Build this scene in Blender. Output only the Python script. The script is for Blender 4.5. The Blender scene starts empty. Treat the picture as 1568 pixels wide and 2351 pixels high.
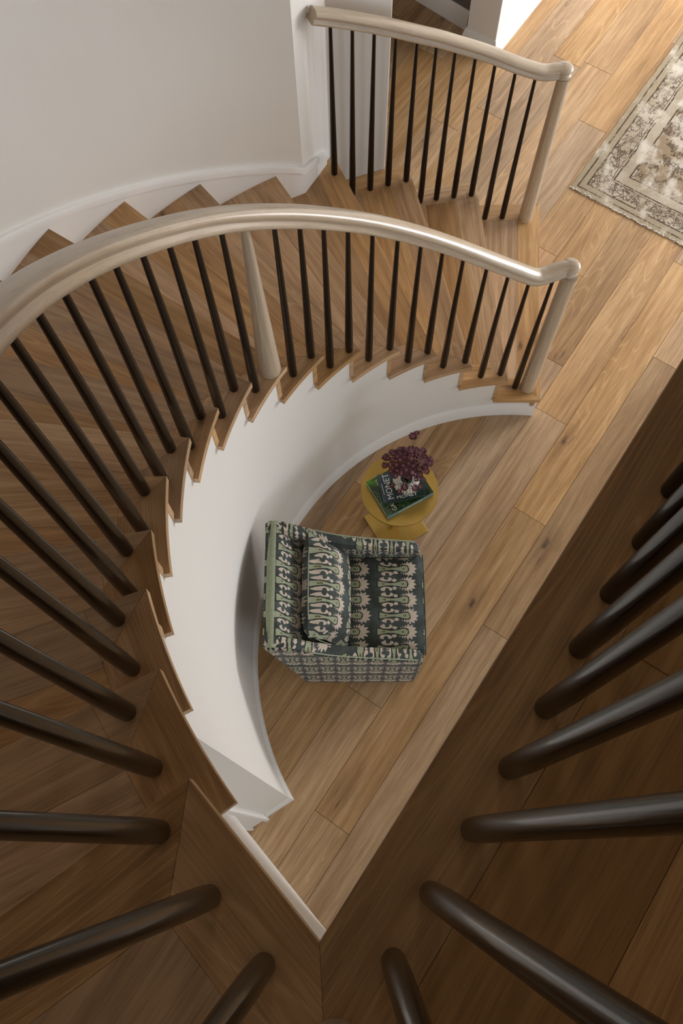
import bpy, bmesh, math, random
from mathutils import Vector, Matrix, noise as mnoise
random.seed(7)
PI = math.pi
SC = bpy.context.scene
COL = SC.collection
H = 0.178                       # riser height
TH = 0.97354                    # direction of the floor boards
U = Vector((math.cos(TH), math.sin(TH)))
W = Vector((-U.y, U.x))
CI = Vector((0.769, 0.777)); RI = 1.1845      # well hole circle (tread ends)
CO = Vector((0.640, 0.894)); RO = 2.015       # curved outer wall
RW = 1.2025                                     # face of the curved white wall under the stair

# ------------------------------------------------------------------ helpers
def uvlay(bm): return bm.loops.layers.uv.get('UVMap') or bm.loops.layers.uv.new('UVMap')
def V2(*a): return Vector(a[:2])
def obj(name, me, mat, parent=None, smooth=None, label=None):
    o = bpy.data.objects.new(name, me); COL.objects.link(o)
    if mat is not None:
        for m in (mat if isinstance(mat, (list, tuple)) else [mat]): me.materials.append(m)
    if parent is not None: o.parent = parent
    if smooth is not None:
        for p in me.polygons: p.use_smooth = True
        if smooth < 180:
            me.set_sharp_from_angle(angle=math.radians(smooth))
    if label: o['label'] = label
    return o
def bm_obj(name, bm, mat, parent=None, smooth=None, label=None):
    me = bpy.data.meshes.new(name); bm.to_mesh(me); bm.free()
    return obj(name, me, mat, parent, smooth, label)
def thing(name, label, cat, loc=(0, 0, 0), group=None):
    o = bpy.data.objects.new(name, None); COL.objects.link(o); o.location = loc
    o.empty_display_size = .05
    o['label'] = label; o['category'] = cat
    if group: o['group'] = group
    return o
def struct(o, label=None):
    o['kind'] = 'structure'
    if label: o['label'] = label
    return o
def bevel(o, w, seg=2, ang=35):
    m = o.modifiers.new('bevel', 'BEVEL'); m.width = w; m.segments = seg; m.limit_method = 'ANGLE'; m.angle_limit = math.radians(ang)
    m.harden_normals = False
    return o
def box(bm, lo, hi, M=None):
    vs = [bm.verts.new((x, y, z)) for z in (lo[2], hi[2]) for y in (lo[1], hi[1]) for x in (lo[0], hi[0])]
    if M is not None:
        for v in vs: v.co = M @ v.co
    for f in ((0, 2, 3, 1), (4, 5, 7, 6), (0, 1, 5, 4), (1, 3, 7, 5), (3, 2, 6, 7), (2, 0, 4, 6)):
        bm.faces.new([vs[i] for i in f])
    return vs
def area2(P): return sum(P[i][0]*P[(i+1) % len(P)][1]-P[(i+1) % len(P)][0]*P[i][1] for i in range(len(P)))/2
def prism(bm, poly, z0, z1):
    P = [Vector((p[0], p[1])) for p in poly]
    if area2(P) < 0: P.reverse()
    b = [bm.verts.new((p.x, p.y, z0)) for p in P]; t = [bm.verts.new((p.x, p.y, z1)) for p in P]
    fs = [bm.faces.new(t), bm.faces.new(b[::-1])]
    n = len(P)
    for i in range(n): fs.append(bm.faces.new((b[i], b[(i+1) % n], t[(i+1) % n], t[i])))
    return fs
def clip(poly, p, n):
    """keep the part of poly where (q-p).n >= 0"""
    out = []
    for i in range(len(poly)):
        a, b = poly[i], poly[(i+1) % len(poly)]
        da, db = (a-p).dot(n), (b-p).dot(n)
        if da >= 0: out.append(a)
        if (da > 0 > db) or (da < 0 < db): out.append(a + (b-a)*(da/(da-db)))
    return out
def perp(v): return Vector((-v.y, v.x))
def lathe(bm, prof, cx=0, cy=0, seg=24, cap=True):
    rings = []
    for r, z in prof:
        rings.append([bm.verts.new((cx+r*math.cos(2*PI*i/seg), cy+r*math.sin(2*PI*i/seg), z)) for i in range(seg)])
    for a, b in zip(rings[:-1], rings[1:]):
        for i in range(seg): bm.faces.new((a[i], a[(i+1) % seg], b[(i+1) % seg], b[i]))
    if cap:
        bm.faces.new(rings[0][::-1]); bm.faces.new(rings[-1])
def catmull(P, n):
    out = []
    P = [P[0]*2-P[1]] + list(P) + [P[-1]*2-P[-2]]
    for i in range(1, len(P)-2):
        a, b, c, d = P[i-1:i+3]
        for k in range(n):
            t = k/n
            out.append(.5*((2*b)+(c-a)*t+(2*a-5*b+4*c-d)*t*t+(3*b-a-3*c+d)*t**3))
    out.append(P[-2]); return out
def sweep(bm, path, prof, cap=True):
    """prof: list of (lateral, up) points, closed"""
    uvl = uvlay(bm)
    rings = []; L = [0]
    for i, p in enumerate(path):
        t = (path[min(i+1, len(path)-1)]-path[max(i-1, 0)]).normalized()
        s = t.cross(Vector((0, 0, 1))).normalized(); up = s.cross(t).normalized()
        if i: L.append(L[-1]+(p-path[i-1]).length)
        rings.append([bm.verts.new(p+s*x+up*y) for x, y in prof])
    n = len(prof)
    for i in range(len(rings)-1):
        for j in range(n):
            f = bm.faces.new((rings[i][j], rings[i+1][j], rings[i+1][(j+1) % n], rings[i][(j+1) % n]))
            for lp, (u, v) in zip(f.loops, ((L[i], j), (L[i+1], j), (L[i+1], j+1), (L[i], j+1))): lp[uvl].uv = (u, v*.006)
    if cap:
        bm.faces.new(rings[0]); bm.faces.new(rings[-1][::-1])
    bmesh.ops.recalc_face_normals(bm, faces=bm.faces)

# ------------------------------------------------------------------ node helper
class N:
    def __init__(s, name):
        s.m = bpy.data.materials.new(name); s.m.use_nodes = True; s.t = s.m.node_tree
        s.b = s.t.nodes['Principled BSDF']
    def n(s, ty, **k):
        x = s.t.nodes.new(ty)
        for a, v in k.items(): setattr(x, a, v)
        return x
    def set(s, inp, v):
        if isinstance(v, bpy.types.NodeSocket): s.t.links.new(v, inp)
        elif v is not None: inp.default_value = v
    def M(s, op, a, b=None, c=None, clamp=False):
        x = s.n('ShaderNodeMath', operation=op, use_clamp=clamp)
        for i, v in enumerate((a, b, c)):
            if v is not None: s.set(x.inputs[i], v)
        return x.outputs[0]
    def xyz(s, x, y, z=0.0):
        c = s.n('ShaderNodeCombineXYZ')
        for i, v in enumerate((x, y, z)): s.set(c.inputs[i], v)
        return c.outputs[0]
    def sep(s, v):
        c = s.n('ShaderNodeSeparateXYZ'); s.set(c.inputs[0], v); return c.outputs
    def noise(s, vec, scale=1.0, detail=2.0, rough=.5, dist=0.0):
        x = s.n('ShaderNodeTexNoise'); s.set(x.inputs['Vector'], vec); x.inputs['Scale'].default_value = scale
        x.inputs['Detail'].default_value = detail; x.inputs['Roughness'].default_value = rough; x.inputs['Distortion'].default_value = dist
        return x.outputs['Fac']
    def vor(s, vec, scale=1.0, feature='F1', rnd=1.0):
        x = s.n('ShaderNodeTexVoronoi', feature=feature); s.set(x.inputs['Vector'], vec); x.inputs['Scale'].default_value = scale
        x.inputs['Randomness'].default_value = rnd
        return x
    def ramp(s, f, stops, interp='LINEAR'):
        x = s.n('ShaderNodeValToRGB'); s.set(x.inputs[0], f); cr = x.color_ramp; cr.interpolation = interp
        while len(cr.elements) < len(stops): cr.elements.new(.5)
        for e, (p, c) in zip(cr.elements, stops):
            e.position = p; e.color = (c if isinstance(c, tuple) else (c, c, c)) + (1,) if not (isinstance(c, tuple) and len(c) == 4) else c
        return x.outputs[0]
    def mix(s, f, a, b, mode='MIX'):
        x = s.n('ShaderNodeMix', data_type='RGBA', blend_type=mode)
        s.set(x.inputs[0], f)
        for i, v in ((6, a), (7, b)):
            if isinstance(v, tuple): v = v[:3]+(1,)
            s.set(x.inputs[i], v)
        return x.outputs[2]
    def sstep(s, v, a, b):
        x = s.n('ShaderNodeMapRange', interpolation_type='SMOOTHSTEP'); s.set(x.inputs[0], v)
        x.inputs[1].default_value = a; x.inputs[2].default_value = b; return x.outputs[0]
    def bump(s, h, strength, dist):
        x = s.n('ShaderNodeBump'); s.set(x.inputs['Height'], h); x.inputs['Strength'].default_value = strength; x.inputs['Distance'].default_value = dist
        s.t.links.new(x.outputs[0], s.b.inputs['Normal'])
    def out(s, col, rough=.5, **k):
        s.set(s.b.inputs['Base Color'], col if not isinstance(col, tuple) else col[:3]+(1,)); s.set(s.b.inputs['Roughness'], rough)
        for a, v in k.items(): s.set(s.b.inputs[a.replace('_', ' ')], v)
        return s.m

def plain(name, col, rough=.5, **k):
    a = N(name); return a.out(col, rough, **k)

def oak(name, light, mid, dark, tone=(.82, 1.14), rough=.42, knots=1.0):
    a = N(name)
    uv = a.n('ShaderNodeUVMap', uv_map='UVMap').outputs[0]
    bid = a.n('ShaderNodeAttribute', attribute_name='bid').outputs['Fac']
    u, v, _ = a.sep(uv)
    u = a.M('ADD', u, a.M('MULTIPLY', bid, 71.3)); v = a.M('ADD', v, a.M('MULTIPLY', bid, 37.7))
    P = a.xyz(u, v)
    warp = a.M('SUBTRACT', a.noise(a.xyz(a.M('MULTIPLY', u, 1.6), a.M('MULTIPLY', v, 5.0)), 1.0, 2.0), .5)
    v2 = a.M('ADD', v, a.M('MULTIPLY', warp, .035))
    # knots
    kv = a.vor(a.xyz(a.M('MULTIPLY', u, 1.35), a.M('MULTIPLY', v, 3.6)), 1.0)
    kv.voronoi_dimensions = '2D'
    kd = kv.outputs['Distance']; kc = a.sep(kv.outputs['Color'])[0]
    kon = a.M('GREATER_THAN', kc, .56)
    kd2 = a.M('ADD', kd, a.M('MULTIPLY', a.M('SUBTRACT', a.noise(P, 28.0, 2.0), .5), .09))
    halo = a.M('MULTIPLY', a.M('SUBTRACT', 1.0, a.sstep(kd2, .03, .26)), kon)
    core = a.M('MULTIPLY', a.M('SUBTRACT', 1.0, a.sstep(kd2, .0, .062)), a.M('MULTIPLY', kon, a.M('GREATER_THAN', kc, .66)))
    # cathedral contour lines
    field = a.M('ADD', a.noise(a.xyz(a.M('MULTIPLY', u, .72), a.M('MULTIPLY', v2, 7.5)), 1.0, 1.2, .4), a.M('MULTIPLY', halo, .10))
    sel = a.sstep(a.noise(a.xyz(a.M('MULTIPLY', bid, 91.0), a.M('MULTIPLY', u, .35)), 1.0, 1.0), .42, .60)
    ring = a.M('FRACT', a.M('MULTIPLY', field, 26.0))
    ringd = a.M('ABSOLUTE', a.M('SUBTRACT', ring, .5))
    line = a.M('MULTIPLY', a.sstep(ringd, .34, .5), sel)
    # straight streaks
    st1 = a.noise(a.xyz(a.M('MULTIPLY', u, 2.2), a.M('MULTIPLY', v2, 46.0)), 1.0, 5.0, .62)
    st2 = a.noise(a.xyz(a.M('MULTIPLY', u, 9.0), a.M('MULTIPLY', v2, 310.0)), 1.0, 3.0, .6)
    big = a.noise(a.xyz(a.M('MULTIPLY', u, 1.1), a.M('MULTIPLY', v, 4.2)), 1.0, 3.0, .55)
    f = a.M('ADD', a.M('MULTIPLY', st1, .62), a.M('MULTIPLY', big, .48))
    c = a.ramp(f, [(.355, dark), (.525, mid), (.68, light)])
    c = a.mix(a.M('MULTIPLY', line, .24), c, tuple(min(1, x*1.45) for x in light))
    c = a.mix(a.M('MULTIPLY', a.sstep(st2, .48, .68), .30), c, tuple(x*.55 for x in dark))
    c = a.mix(a.M('MULTIPLY', halo, .34*knots), c, (dark[0]*.62, dark[1]*.55, dark[2]*.60))
    crack = a.noise(a.xyz(a.M('MULTIPLY', u, 7.0), a.M('MULTIPLY', v2, 75.0)), 1.0, 2.0)
    c = a.mix(a.M('MULTIPLY', a.M('MULTIPLY', halo, a.sstep(crack, .62, .72)), .8*knots), c, (.05, .035, .025))
    c = a.mix(a.M('MULTIPLY', core, .78*knots), c, (.055, .035, .025))
    # tone per board
    wn = a.n('ShaderNodeTexWhiteNoise', noise_dimensions='1D'); a.set(wn.inputs['W'], bid)
    t = a.n('ShaderNodeMapRange'); a.set(t.inputs[0], wn.outputs['Value']); t.inputs[3].default_value = tone[0]; t.inputs[4].default_value = tone[1]
    hs = a.n('ShaderNodeHueSaturation'); a.set(hs.inputs['Color'], c); a.set(hs.inputs['Value'], t.outputs[0])
    wc = a.sep(wn.outputs['Color'])
    a.set(hs.inputs['Saturation'], a.M('ADD', .84, a.M('MULTIPLY', wc[1], .26)))
    a.bump(a.M('ADD', a.M('MULTIPLY', st2, .5), a.M('MULTIPLY', line, -.6)), .16, .0012)
    return a.out(hs.outputs[0], a.M('ADD', rough-.06, a.M('MULTIPLY', st1, .14)), Specular_IOR_Level=.42)

M_FLOOR = oak('oiled_oak_floor', (.58, .385, .212), (.43, .264, .129), (.26, .148, .068), (.80, 1.14), .44)
M_TREAD = oak('oak_stair_tread', (.62, .405, .215), (.47, .285, .138), (.28, .155, .068), (.82, 1.14), .40, .85)
M_EDGE = M_TREAD

def ash():
    a = N('whitened_oak_rail')
    uv = a.n('ShaderNodeUVMap', uv_map='UVMap').outputs[0]; u, v, _ = a.sep(uv)
    s1 = a.noise(a.xyz(a.M('MULTIPLY', u, 5.0), a.M('MULTIPLY', v, 90.0)), 1.0, 5.0, .6)
    s2 = a.noise(a.xyz(a.M('MULTIPLY', u, 30.0), a.M('MULTIPLY', v, 700.0)), 1.0, 2.0, .6)
    c = a.ramp(a.M('ADD', a.M('MULTIPLY', s1, .7), a.M('MULTIPLY', s2, .3)), [(.33, (.40, .315, .225)), (.52, (.53, .435, .325)), (.72, (.60, .51, .40))])
    a.bump(s2, .1, .0008)
    return a.out(c, .30, Specular_IOR_Level=.5, Coat_Weight=.28, Coat_Roughness=.24)
M_RAIL = ash()
M_BAL = plain('espresso_stained_baluster', (.0070, .0036, .0025), .30, Specular_IOR_Level=.16, Coat_Weight=.34, Coat_Roughness=.09, Coat_IOR=1.5)
M_BALb = M_BAL
def paint(name, col, rough=.55):
    a = N(name)
    g = a.n('ShaderNodeTexCoord').outputs['Object']
    c = a.mix(a.noise(g, 1.7, 3.0), col, tuple(x*.965 for x in col))
    a.bump(a.noise(g, 260.0, 2.0), .04, .0006)
    return a.out(c, rough)
M_WALL = paint('warm_white_wall_paint', (.79, .77, .735))
M_TRIM = paint('white_trim_enamel', (.84, .83, .81), .38)
M_CEIL = paint('white_ceiling_paint', (.80, .79, .77), .7)
M_GREY = paint('grey_grasscloth', (.16, .15, .14), .8)

# ------------------------------------------------------------------ board laying
def add_board(bm, poly, z0, z1, grain, uvl, lay, bid=None):
    if len(poly) < 3: return
    q = [poly[0]]
    for p in poly[1:]:
        if (p-q[-1]).length > 1e-5: q.append(p)
    if len(q) > 2 and (q[0]-q[-1]).length < 1e-5: q.pop()
    if len(q) < 3 or abs(area2(q)) < 2e-5: return
    g = grain.normalized(); gn = perp(g)
    bid = random.random() if bid is None else bid
    for f in prism(bm, q, z0, z1):
        f[lay] = bid
        side = abs(f.normal.z) < .5 if f.normal.length else False
        for lp in f.loops:
            co = lp.vert.co; p = Vector((co.x, co.y))
            lp[uvl].uv = (p.dot(g), p.dot(gn)+co.z*1.0)
def board_bm():
    bm = bmesh.new(); return bm, bm.loops.layers.uv.new('UVMap'), bm.faces.layers.float.new('bid')
def board_finish(bm):
    bm.normal_update()
def clean_poly(P): return [Vector(p) for p in P]

# ------------------------------------------------------------------ ground floor
G = .0007
bm, uvl, lay = board_bm()
known = {2: 2.448, -1: 2.748, 1: 2.175, 0: 1.661, 5: 3.868, 6: 4.256, 8: 3.633, 3: 2.9685, 4: 1.35, 7: 2.55}
BL = 1.655
for k in range(-26, 27):
    off = known.get(k, random.random()*BL); off -= math.floor(off/BL)*BL
    w0 = .024+.1745*k; w1 = w0+.1745
    u0 = off-4*BL
    while u0 < 9.0:
        u1 = u0+BL
        if u1 > -4.2:
            a0, a1, b0, b1 = max(u0, -4.2)+G, min(u1, 8.8)-G, w0+G, w1-G
            P = [U*a0+W*b0, U*a1+W*b0, U*a1+W*b1, U*a0+W*b1]
            add_board(bm, P, -.012, 0, U, uvl, lay)
        u0 = u1
o = bm_obj('floor', bm, M_FLOOR); struct(o, 'wide oak plank floor laid diagonally'); bevel(o, .0009, 1)
bm = bmesh.new(); P = [U*-4.3+W*-4.7, U*8.9+W*-4.7, U*8.9+W*4.9, U*-4.3+W*4.9]; prism(bm, P, -.10, -.010)
struct(bm_obj('floor_base', bm, plain('dark_subfloor', (.05, .03, .018), .9)))

# ------------------------------------------------------------------ stair geometry
A = {1: (.900, 1.957), 2: (.720, 1.958), 3: (.536, 1.937), 4: (.362, 1.889), 5: (.198, 1.815), 6: (.039, 1.718), 7: (-.092, 1.594), 8: (-.205, 1.448),
     9: (-.297, 1.295), 10: (-.366, 1.121), 11: (-.400, .948), 12: (-.411, .772), 13: (-.392, .584), 14: (-.360, .412), 15: (-.293, .238), 16: (-.203, .072)}
A = {k: Vector(p) for k, p in A.items()}
for k in range(2, 16): A[k] = CI+(A[k]-CI).normalized()*RI
C = {1: (.983, 3.089), 2: (.631, 3.081), 3: (.281, 3.033), 4: (-.061, 2.919), 5: (-.312, 2.67), 6: (-.598, 2.482), 7: (-.844, 2.258), 8: (-1.044, 1.999)}
C = {k: Vector(p) for k, p in C.items()}
def hit_circle(p, d, c, r):
    m = p-c; b = m.dot(d); q = m.dot(m)-r*r; s = math.sqrt(b*b-q); return p+d*(-b+s)
for k, ang in {9: 155.3, 10: 164.3, 11: 173.3, 12: 181.9, 13: 190.4, 14: 199.1, 15: 207.7, 16: 216.0}.items():
    C[k] = hit_circle(A[k], Vector((math.cos(math.radians(ang)), math.sin(math.radians(ang)))), CO, RO)
K = Vector((-.040, -.113))       # landing corner
D = {k: (C[k]-A[k]).normalized() for k in A}
UP = {}
for k in range(1, 17):
    n = perp(D[k]); ref = (A[k+1]-A[k]) if k < 16 else (K-A[16])*0+Vector((-.6, -.8))
    UP[k] = n if n.dot(ref) > 0 else -n
def arc(c, r, p, q, n=10):
    a0 = math.atan2(p.y-c.y, p.x-c.x); a1 = math.atan2(q.y-c.y, q.x-c.x)
    while a1 < a0-PI: a1 += 2*PI
    while a1 > a0+PI: a1 -= 2*PI
    return [c+Vector((math.cos(a0+(a1-a0)*i/n), math.sin(a0+(a1-a0)*i/n)))*r for i in range(n+1)]
def hit_line_circle_in(p, d, c, r):      # intersection nearest p
    m = p-c; b = m.dot(d); q = m.dot(m)-r*r; s = math.sqrt(max(b*b-q, 0)); t = min((-b-s, -b+s), key=abs); return p+d*t
OV = .040
B = {k: hit_line_circle_in(A[k+1]+UP[k+1]*OV, D[k+1], CI, RI) for k in range(1, 16)}
E_ = {}                                  # outer back corner
outer_back = {1: V2(.676, 3.084), 2: V2(.364, 3.069)}
stair = thing('staircase', 'curved oak staircase sweeping up around the chair from the ground floor to the dark landing', 'staircase', (0, 0, 0))
BW = .112
def tread(k):
    z1 = k*H; z0 = z1-.028
    back_p = A[k+1]+UP[k+1]*OV; bd = D[k+1]
    inner = arc(CI, RI, A[k], B[k], 8) if k > 1 else [A[1], A[1]*.6+B[1]*.4+V2(0, .001), B[1]]
    if k <= 3:
        far = C[k+1]+UP[k+1]*OV
        outer = [far + bd*0.0, C[k]] if k < 3 else [V2(-.062, 2.935)+UP[4]*.02, V2(.17, 3.010), C[3]]
    elif k == 4:
        outer = [C[5]+UP[5]*OV, V2(-.255, 2.716), V2(-.202, 2.755), V2(-.100, 2.915), C[4]+V2(-.005, .012)]
    else:
        outer = arc(CO, RO+.008, C[k+1]+UP[k+1]*OV, C[k], 6)
    poly = inner[:] + outer               # inner from nosing to back, then outer from back to nosing
    # body
    bm, uvl, lay = board_bm()
    nrm = UP[k]; d = D[k]
    ch = (B[k]-A[k]).normalized()
    # mitre line at inner nosing corner, bisecting nosing direction and inner chord
    tan = (inner[1]-inner[0]).normalized()
    bis = (d+tan).normalized(); bn = perp(bis)
    if bn.dot(tan) < 0: bn = -bn          # positive side = towards inner strip
    R = poly
    open_out = k <= 3
    # strip along inner edge : everything within BW of the inner arc, on the strip side of the mitre
    s_in = clip(R, A[k], bn)
    # inside strip: curved back line approximated by chord offset
    pin = B[k]; tn = (B[k]-A[k]).normalized(); rn = perp(tn); rn = rn if rn.dot(d) > 0 else -rn
    sag = 0.0
    strip_in = clip(s_in, A[k]+rn*BW, -rn)
    rest = clip(R, A[k]+rn*BW, rn)
    rest_m = rest
    nose_tri = clip(clip(R, A[k], -bn), A[k]+rn*BW, -rn)     # part of nosing board beside the mitre
    nose_tri2 = clip(nose_tri, A[k]+nrm*BW, -nrm)
    leftover = clip(nose_tri, A[k]+nrm*BW, nrm)
    nb = clip(rest, A[k]+nrm*BW, -nrm)
    fld = clip(rest, A[k]+nrm*BW, nrm)
    idn = random.random()
    s_out = None
    if open_out:
        od = (outer[-2]-C[k]).normalized(); on = perp(od); on = on if on.dot(d) < 0 else -on
        ob = (od+(-d)).normalized(); obn = perp(ob)
        if obn.dot(od) < 0: obn = -obn
        so = clip(clip(rest, C[k]+on*.10, -on), C[k], obn)
        nb_a = clip(clip(rest, C[k], -obn), A[k]+nrm*BW, -nrm)
        nb_b = clip(clip(clip(rest, C[k], obn), C[k]+on*.10, on), A[k]+nrm*BW, -nrm)
        fld = clip(clip(rest, C[k]+on*.10, on), A[k]+nrm*BW, nrm)
        add_board(bm, so, z0, z1, od, uvl, lay)
        add_board(bm, nb_a, z0, z1, d, uvl, lay, idn); nb = nb_b
    add_board(bm, strip_in, z0, z1, tn, uvl, lay)
    add_board(bm, nb, z0, z1, d, uvl, lay, idn)
    add_board(bm, nose_tri2, z0, z1, d, uvl, lay, idn)
    if abs(area2(leftover)) > 1e-4 if len(leftover) > 2 else False: add_board(bm, leftover, z0, z1, tn, uvl, lay)
    # field boards of floor-plank width, parallel to the nosing
    for j in range(3):
        part = clip(clip(fld, A[k]+nrm*(BW+.15*j), nrm), A[k]+nrm*(BW+.15*(j+1)), -nrm)
        if len(part) > 2: add_board(bm, part, z0, z1, d, uvl, lay)
    o = bm_obj('tread', bm, M_TREAD, stair); bevel(o, .0012, 2, 50)
    return poly
POLY = {}
for k in range(1, 16): POLY[k] = tread(k)

# risers
for k in range(1, 17):
    bm, uvl, lay = board_bm()
    p0 = A[k]+UP[k]*.026; d = D[k]
    a = hit_line_circle_in(p0, d, CI, RI+.0150) if k > 1 else V2(.883, 1.968)
    e = C[k]+UP[k]*.026-d*.012
    if k == 16: a = p0+d*.035
    P = [a, e, e+UP[k]*.018, hit_line_circle_in(p0+UP[k]*.018, d, CI, RI+.0150) if k > 1 else a+UP[k]*.018]
    g = d
    z0, z1 = (k-1)*H+.0005, k*H-.0285
    if k == 16: P[3] = a+UP[k]*.018
    for f in prism(bm, P, z0, z1):
        f[lay] = k*.137
        for lp in f.loops:
            co = lp.vert.co; lp[uvl].uv = (Vector((co.x, co.y)).dot(g), co.z)
    bm_obj('riser', bm, M_TREAD, stair)

# white curved wall below the treads (stepped top), with smooth face
def ang(p): return math.atan2(p.y-CI.y, p.x-CI.x) % (2*PI)
thS = [ang(A[k]) for k in range(1, 17)]
bm = bmesh.new()
a_end = math.radians(210.7); a_start = ang(V2(.895, 1.98))
vals = []
n = 150
def ztop(a):
    z = H-.030
    for k in range(1, 16):
        kk = k
        if a >= ang(A[k]+UP[k]*.03): z = k*H-.029
    return z
cuts = sorted(set([a_start+(a_end-a_start)*i/n for i in range(n+1)] + [min(max(ang(A[k]+UP[k]*.03), a_start), a_end) for k in range(2, 16)]))
def rp(a, r): return CI+Vector((math.cos(a), math.sin(a)))*r
def strip_r(r0, r1, zb, zt_fn):
    prev = None
    for a0, a1 in zip(cuts[:-1], cuts[1:]):
        if a1-a0 < 1e-5: continue
        zt = zt_fn((a0+a1)/2)
        q = [rp(a0, r0), rp(a1, r0), rp(a1, r1), rp(a0, r1)]
        prism(bm, q, zb, zt)
wall_n = []
prev_zt = None
for a0_, a1_ in zip(cuts[:-1], cuts[1:]):
    if a1_-a0_ < 1e-5: continue
    zt = ztop((a0_+a1_)/2)
    f0, f1, g0_, g1_ = rp(a0_, RW), rp(a1_, RW), rp(a0_, RW+.10), rp(a1_, RW+.10)
    v = [(p.x, p.y, z) for p, z in ((f0, 0), (f1, 0), (f1, zt), (f0, zt), (g0_, 0), (g1_, 0), (g1_, zt), (g0_, zt))]
    for ids in ((0, 1, 2, 3), (5, 4, 7, 6), (3, 2, 6, 7)): bm.faces.new([bm.verts.new(v[q]) for q in ids])
for a_ in (cuts[0], cuts[-1]):
    f0, g0_ = rp(a_, RW), rp(a_, RW+.10); zt = ztop(a_)
    v = [bm.verts.new((p.x, p.y, z)) for p, z in ((f0, 0), (g0_, 0), (g0_, zt), (f0, zt))]; bm.faces.new(v if a_ == cuts[0] else v[::-1])
bm.normal_update()
for f in bm.faces:
    c_ = f.calc_center_median(); rr = Vector((c_.x-CI.x, c_.y-CI.y, 0)); 
    if abs(f.normal.z) < .5 and rr.length < RW+.02 and f.normal.dot(rr) > 0 and abs(f.normal.dot(rr.normalized())) > .8: f.normal_flip()
wall = bm_obj('wall_stair', bm, M_WALL)
for p in wall.data.polygons: p.use_smooth = True
me = wall.data; ln_ = []
for p in me.polygons:
    for li in p.loop_indices:
        v = me.vertices[me.loops[li].vertex_index].co; rr = Vector((v.x-CI.x, v.y-CI.y, 0)).normalized()
        d0 = p.normal.dot(rr)
        ln_.append((-rr if d0 < -.8 else rr if d0 > .8 else Vector(p.normal))[:])
me.normals_split_custom_set(ln_)
struct(wall, 'white curved wall under the inner edge of the stair')

# baseboard profile sweep along arc
def base_profile(h=.105, t=.0115):
    return [(0, 0), (t, 0), (t, h*.70), (t*.86, h*.74), (t*.86, h*.80), (t*.55, h*.85), (t*.50, h*.93), (t*.2, h), (0, h)]
def sweep_wall(name, pts, side, prof, mat=M_TRIM, sm=40, parent=None):
    """pts: plan points with z, side: +1 profile goes to the left of travel"""
    bm = bmesh.new(); rings = []
    for i, p in enumerate(pts):
        t0 = (p-pts[i-1]).xy.normalized() if i else None
        t1 = (pts[i+1]-p).xy.normalized() if i < len(pts)-1 else None
        if t0 is None: m = perp(t1); sc = 1
        elif t1 is None: m = perp(t0); sc = 1
        else:
            m = (perp(t0)+perp(t1)).normalized(); sc = 1/max(.35, m.dot(perp(t0)))
        m = m*side*sc
        rings.append([bm.verts.new((p.x+m.x*x, p.y+m.y*x, p.z+y)) for x, y in prof])
    n = len(prof)
    for i in range(len(rings)-1):
        for j in range(n): bm.faces.new((rings[i][j], rings[i+1][j], rings[i+1][(j+1) % n], rings[i][(j+1) % n]))
    bm.faces.new(rings[0]); bm.faces.new(rings[-1][::-1]); bmesh.ops.recalc_face_normals(bm, faces=bm.faces)
    return bm_obj(name, bm, mat, parent, sm)
V3 = lambda p, z=0: Vector((p.x, p.y, z))
pts = [V3(rp(a_start+(a_end-a_start)*i/90, RW)) for i in range(91)]
endw = rp(a_end, RW); rd = Vector((-.845, -.530)).normalized()
ret_end = endw+rd*.118
pts += [V3(ret_end)]
struct(sweep_wall('baseboard_stair', pts, 1, base_profile()), 'white moulded baseboard round the foot of the curved wall')

# wall return at the foot, cased opening below the top steps
bm = bmesh.new(); n2 = perp(rd); n2 = n2 if n2.dot(V2(.3, -1)) > 0 else -n2
e0 = rp(a_end, RW+.001)
prism(bm, [e0, e0+rd*.24, e0+rd*.24-n2*.12, e0-n2*.12+rd*.02], 0, 2.46)
struct(bm_obj('wall_stair_return', bm, M_WALL), 'white wall return beside the cased opening')
bm = bmesh.new()
cb = e0+rd*.118
for t0, t1, pr in ((0, .018, .026), (.018, .075, .014), (.075, .088, .024)):
    prism(bm, [cb+rd*t0-n2*.002, cb+rd*t1-n2*.002, cb+rd*t1+n2*pr, cb+rd*t0+n2*pr], 0, 2.10)
o = bm_obj('trim_1', bm, M_TRIM); struct(o, 'white moulded door casing below the top steps'); bevel(o, .003)
bm = bmesh.new()
for zz0, zz1, pr in ((2.10, 2.16, .014), (2.16, 2.18, .026)):
    prism(bm, [cb-n2*.002, cb+rd*.85-n2*.002, cb+rd*.85+n2*pr, cb+n2*pr], zz0, zz1)
struct(bm_obj('trim_2', bm, M_TRIM))
bm = bmesh.new(); prism(bm, [e0+rd*.24, e0+rd*.93, e0+rd*.93-n2*.04, e0+rd*.24-n2*.04], 0, 2.10)
door = struct(bm_obj('door_1', bm, M_TRIM), 'white door in the cased opening under the stair')
bm = bmesh.new(); prism(bm, [e0+rd*.24, e0+rd*1.9, e0+rd*1.9-n2*.12, e0+rd*.24-n2*.12], 2.10, 2.46)
prism(bm, [e0+rd*.94, e0+rd*1.9, e0+rd*1.9-n2*.12, e0+rd*.94-n2*.12], 0, 2.10)
struct(bm_obj('wall_below_landing', bm, M_WALL))

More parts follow.
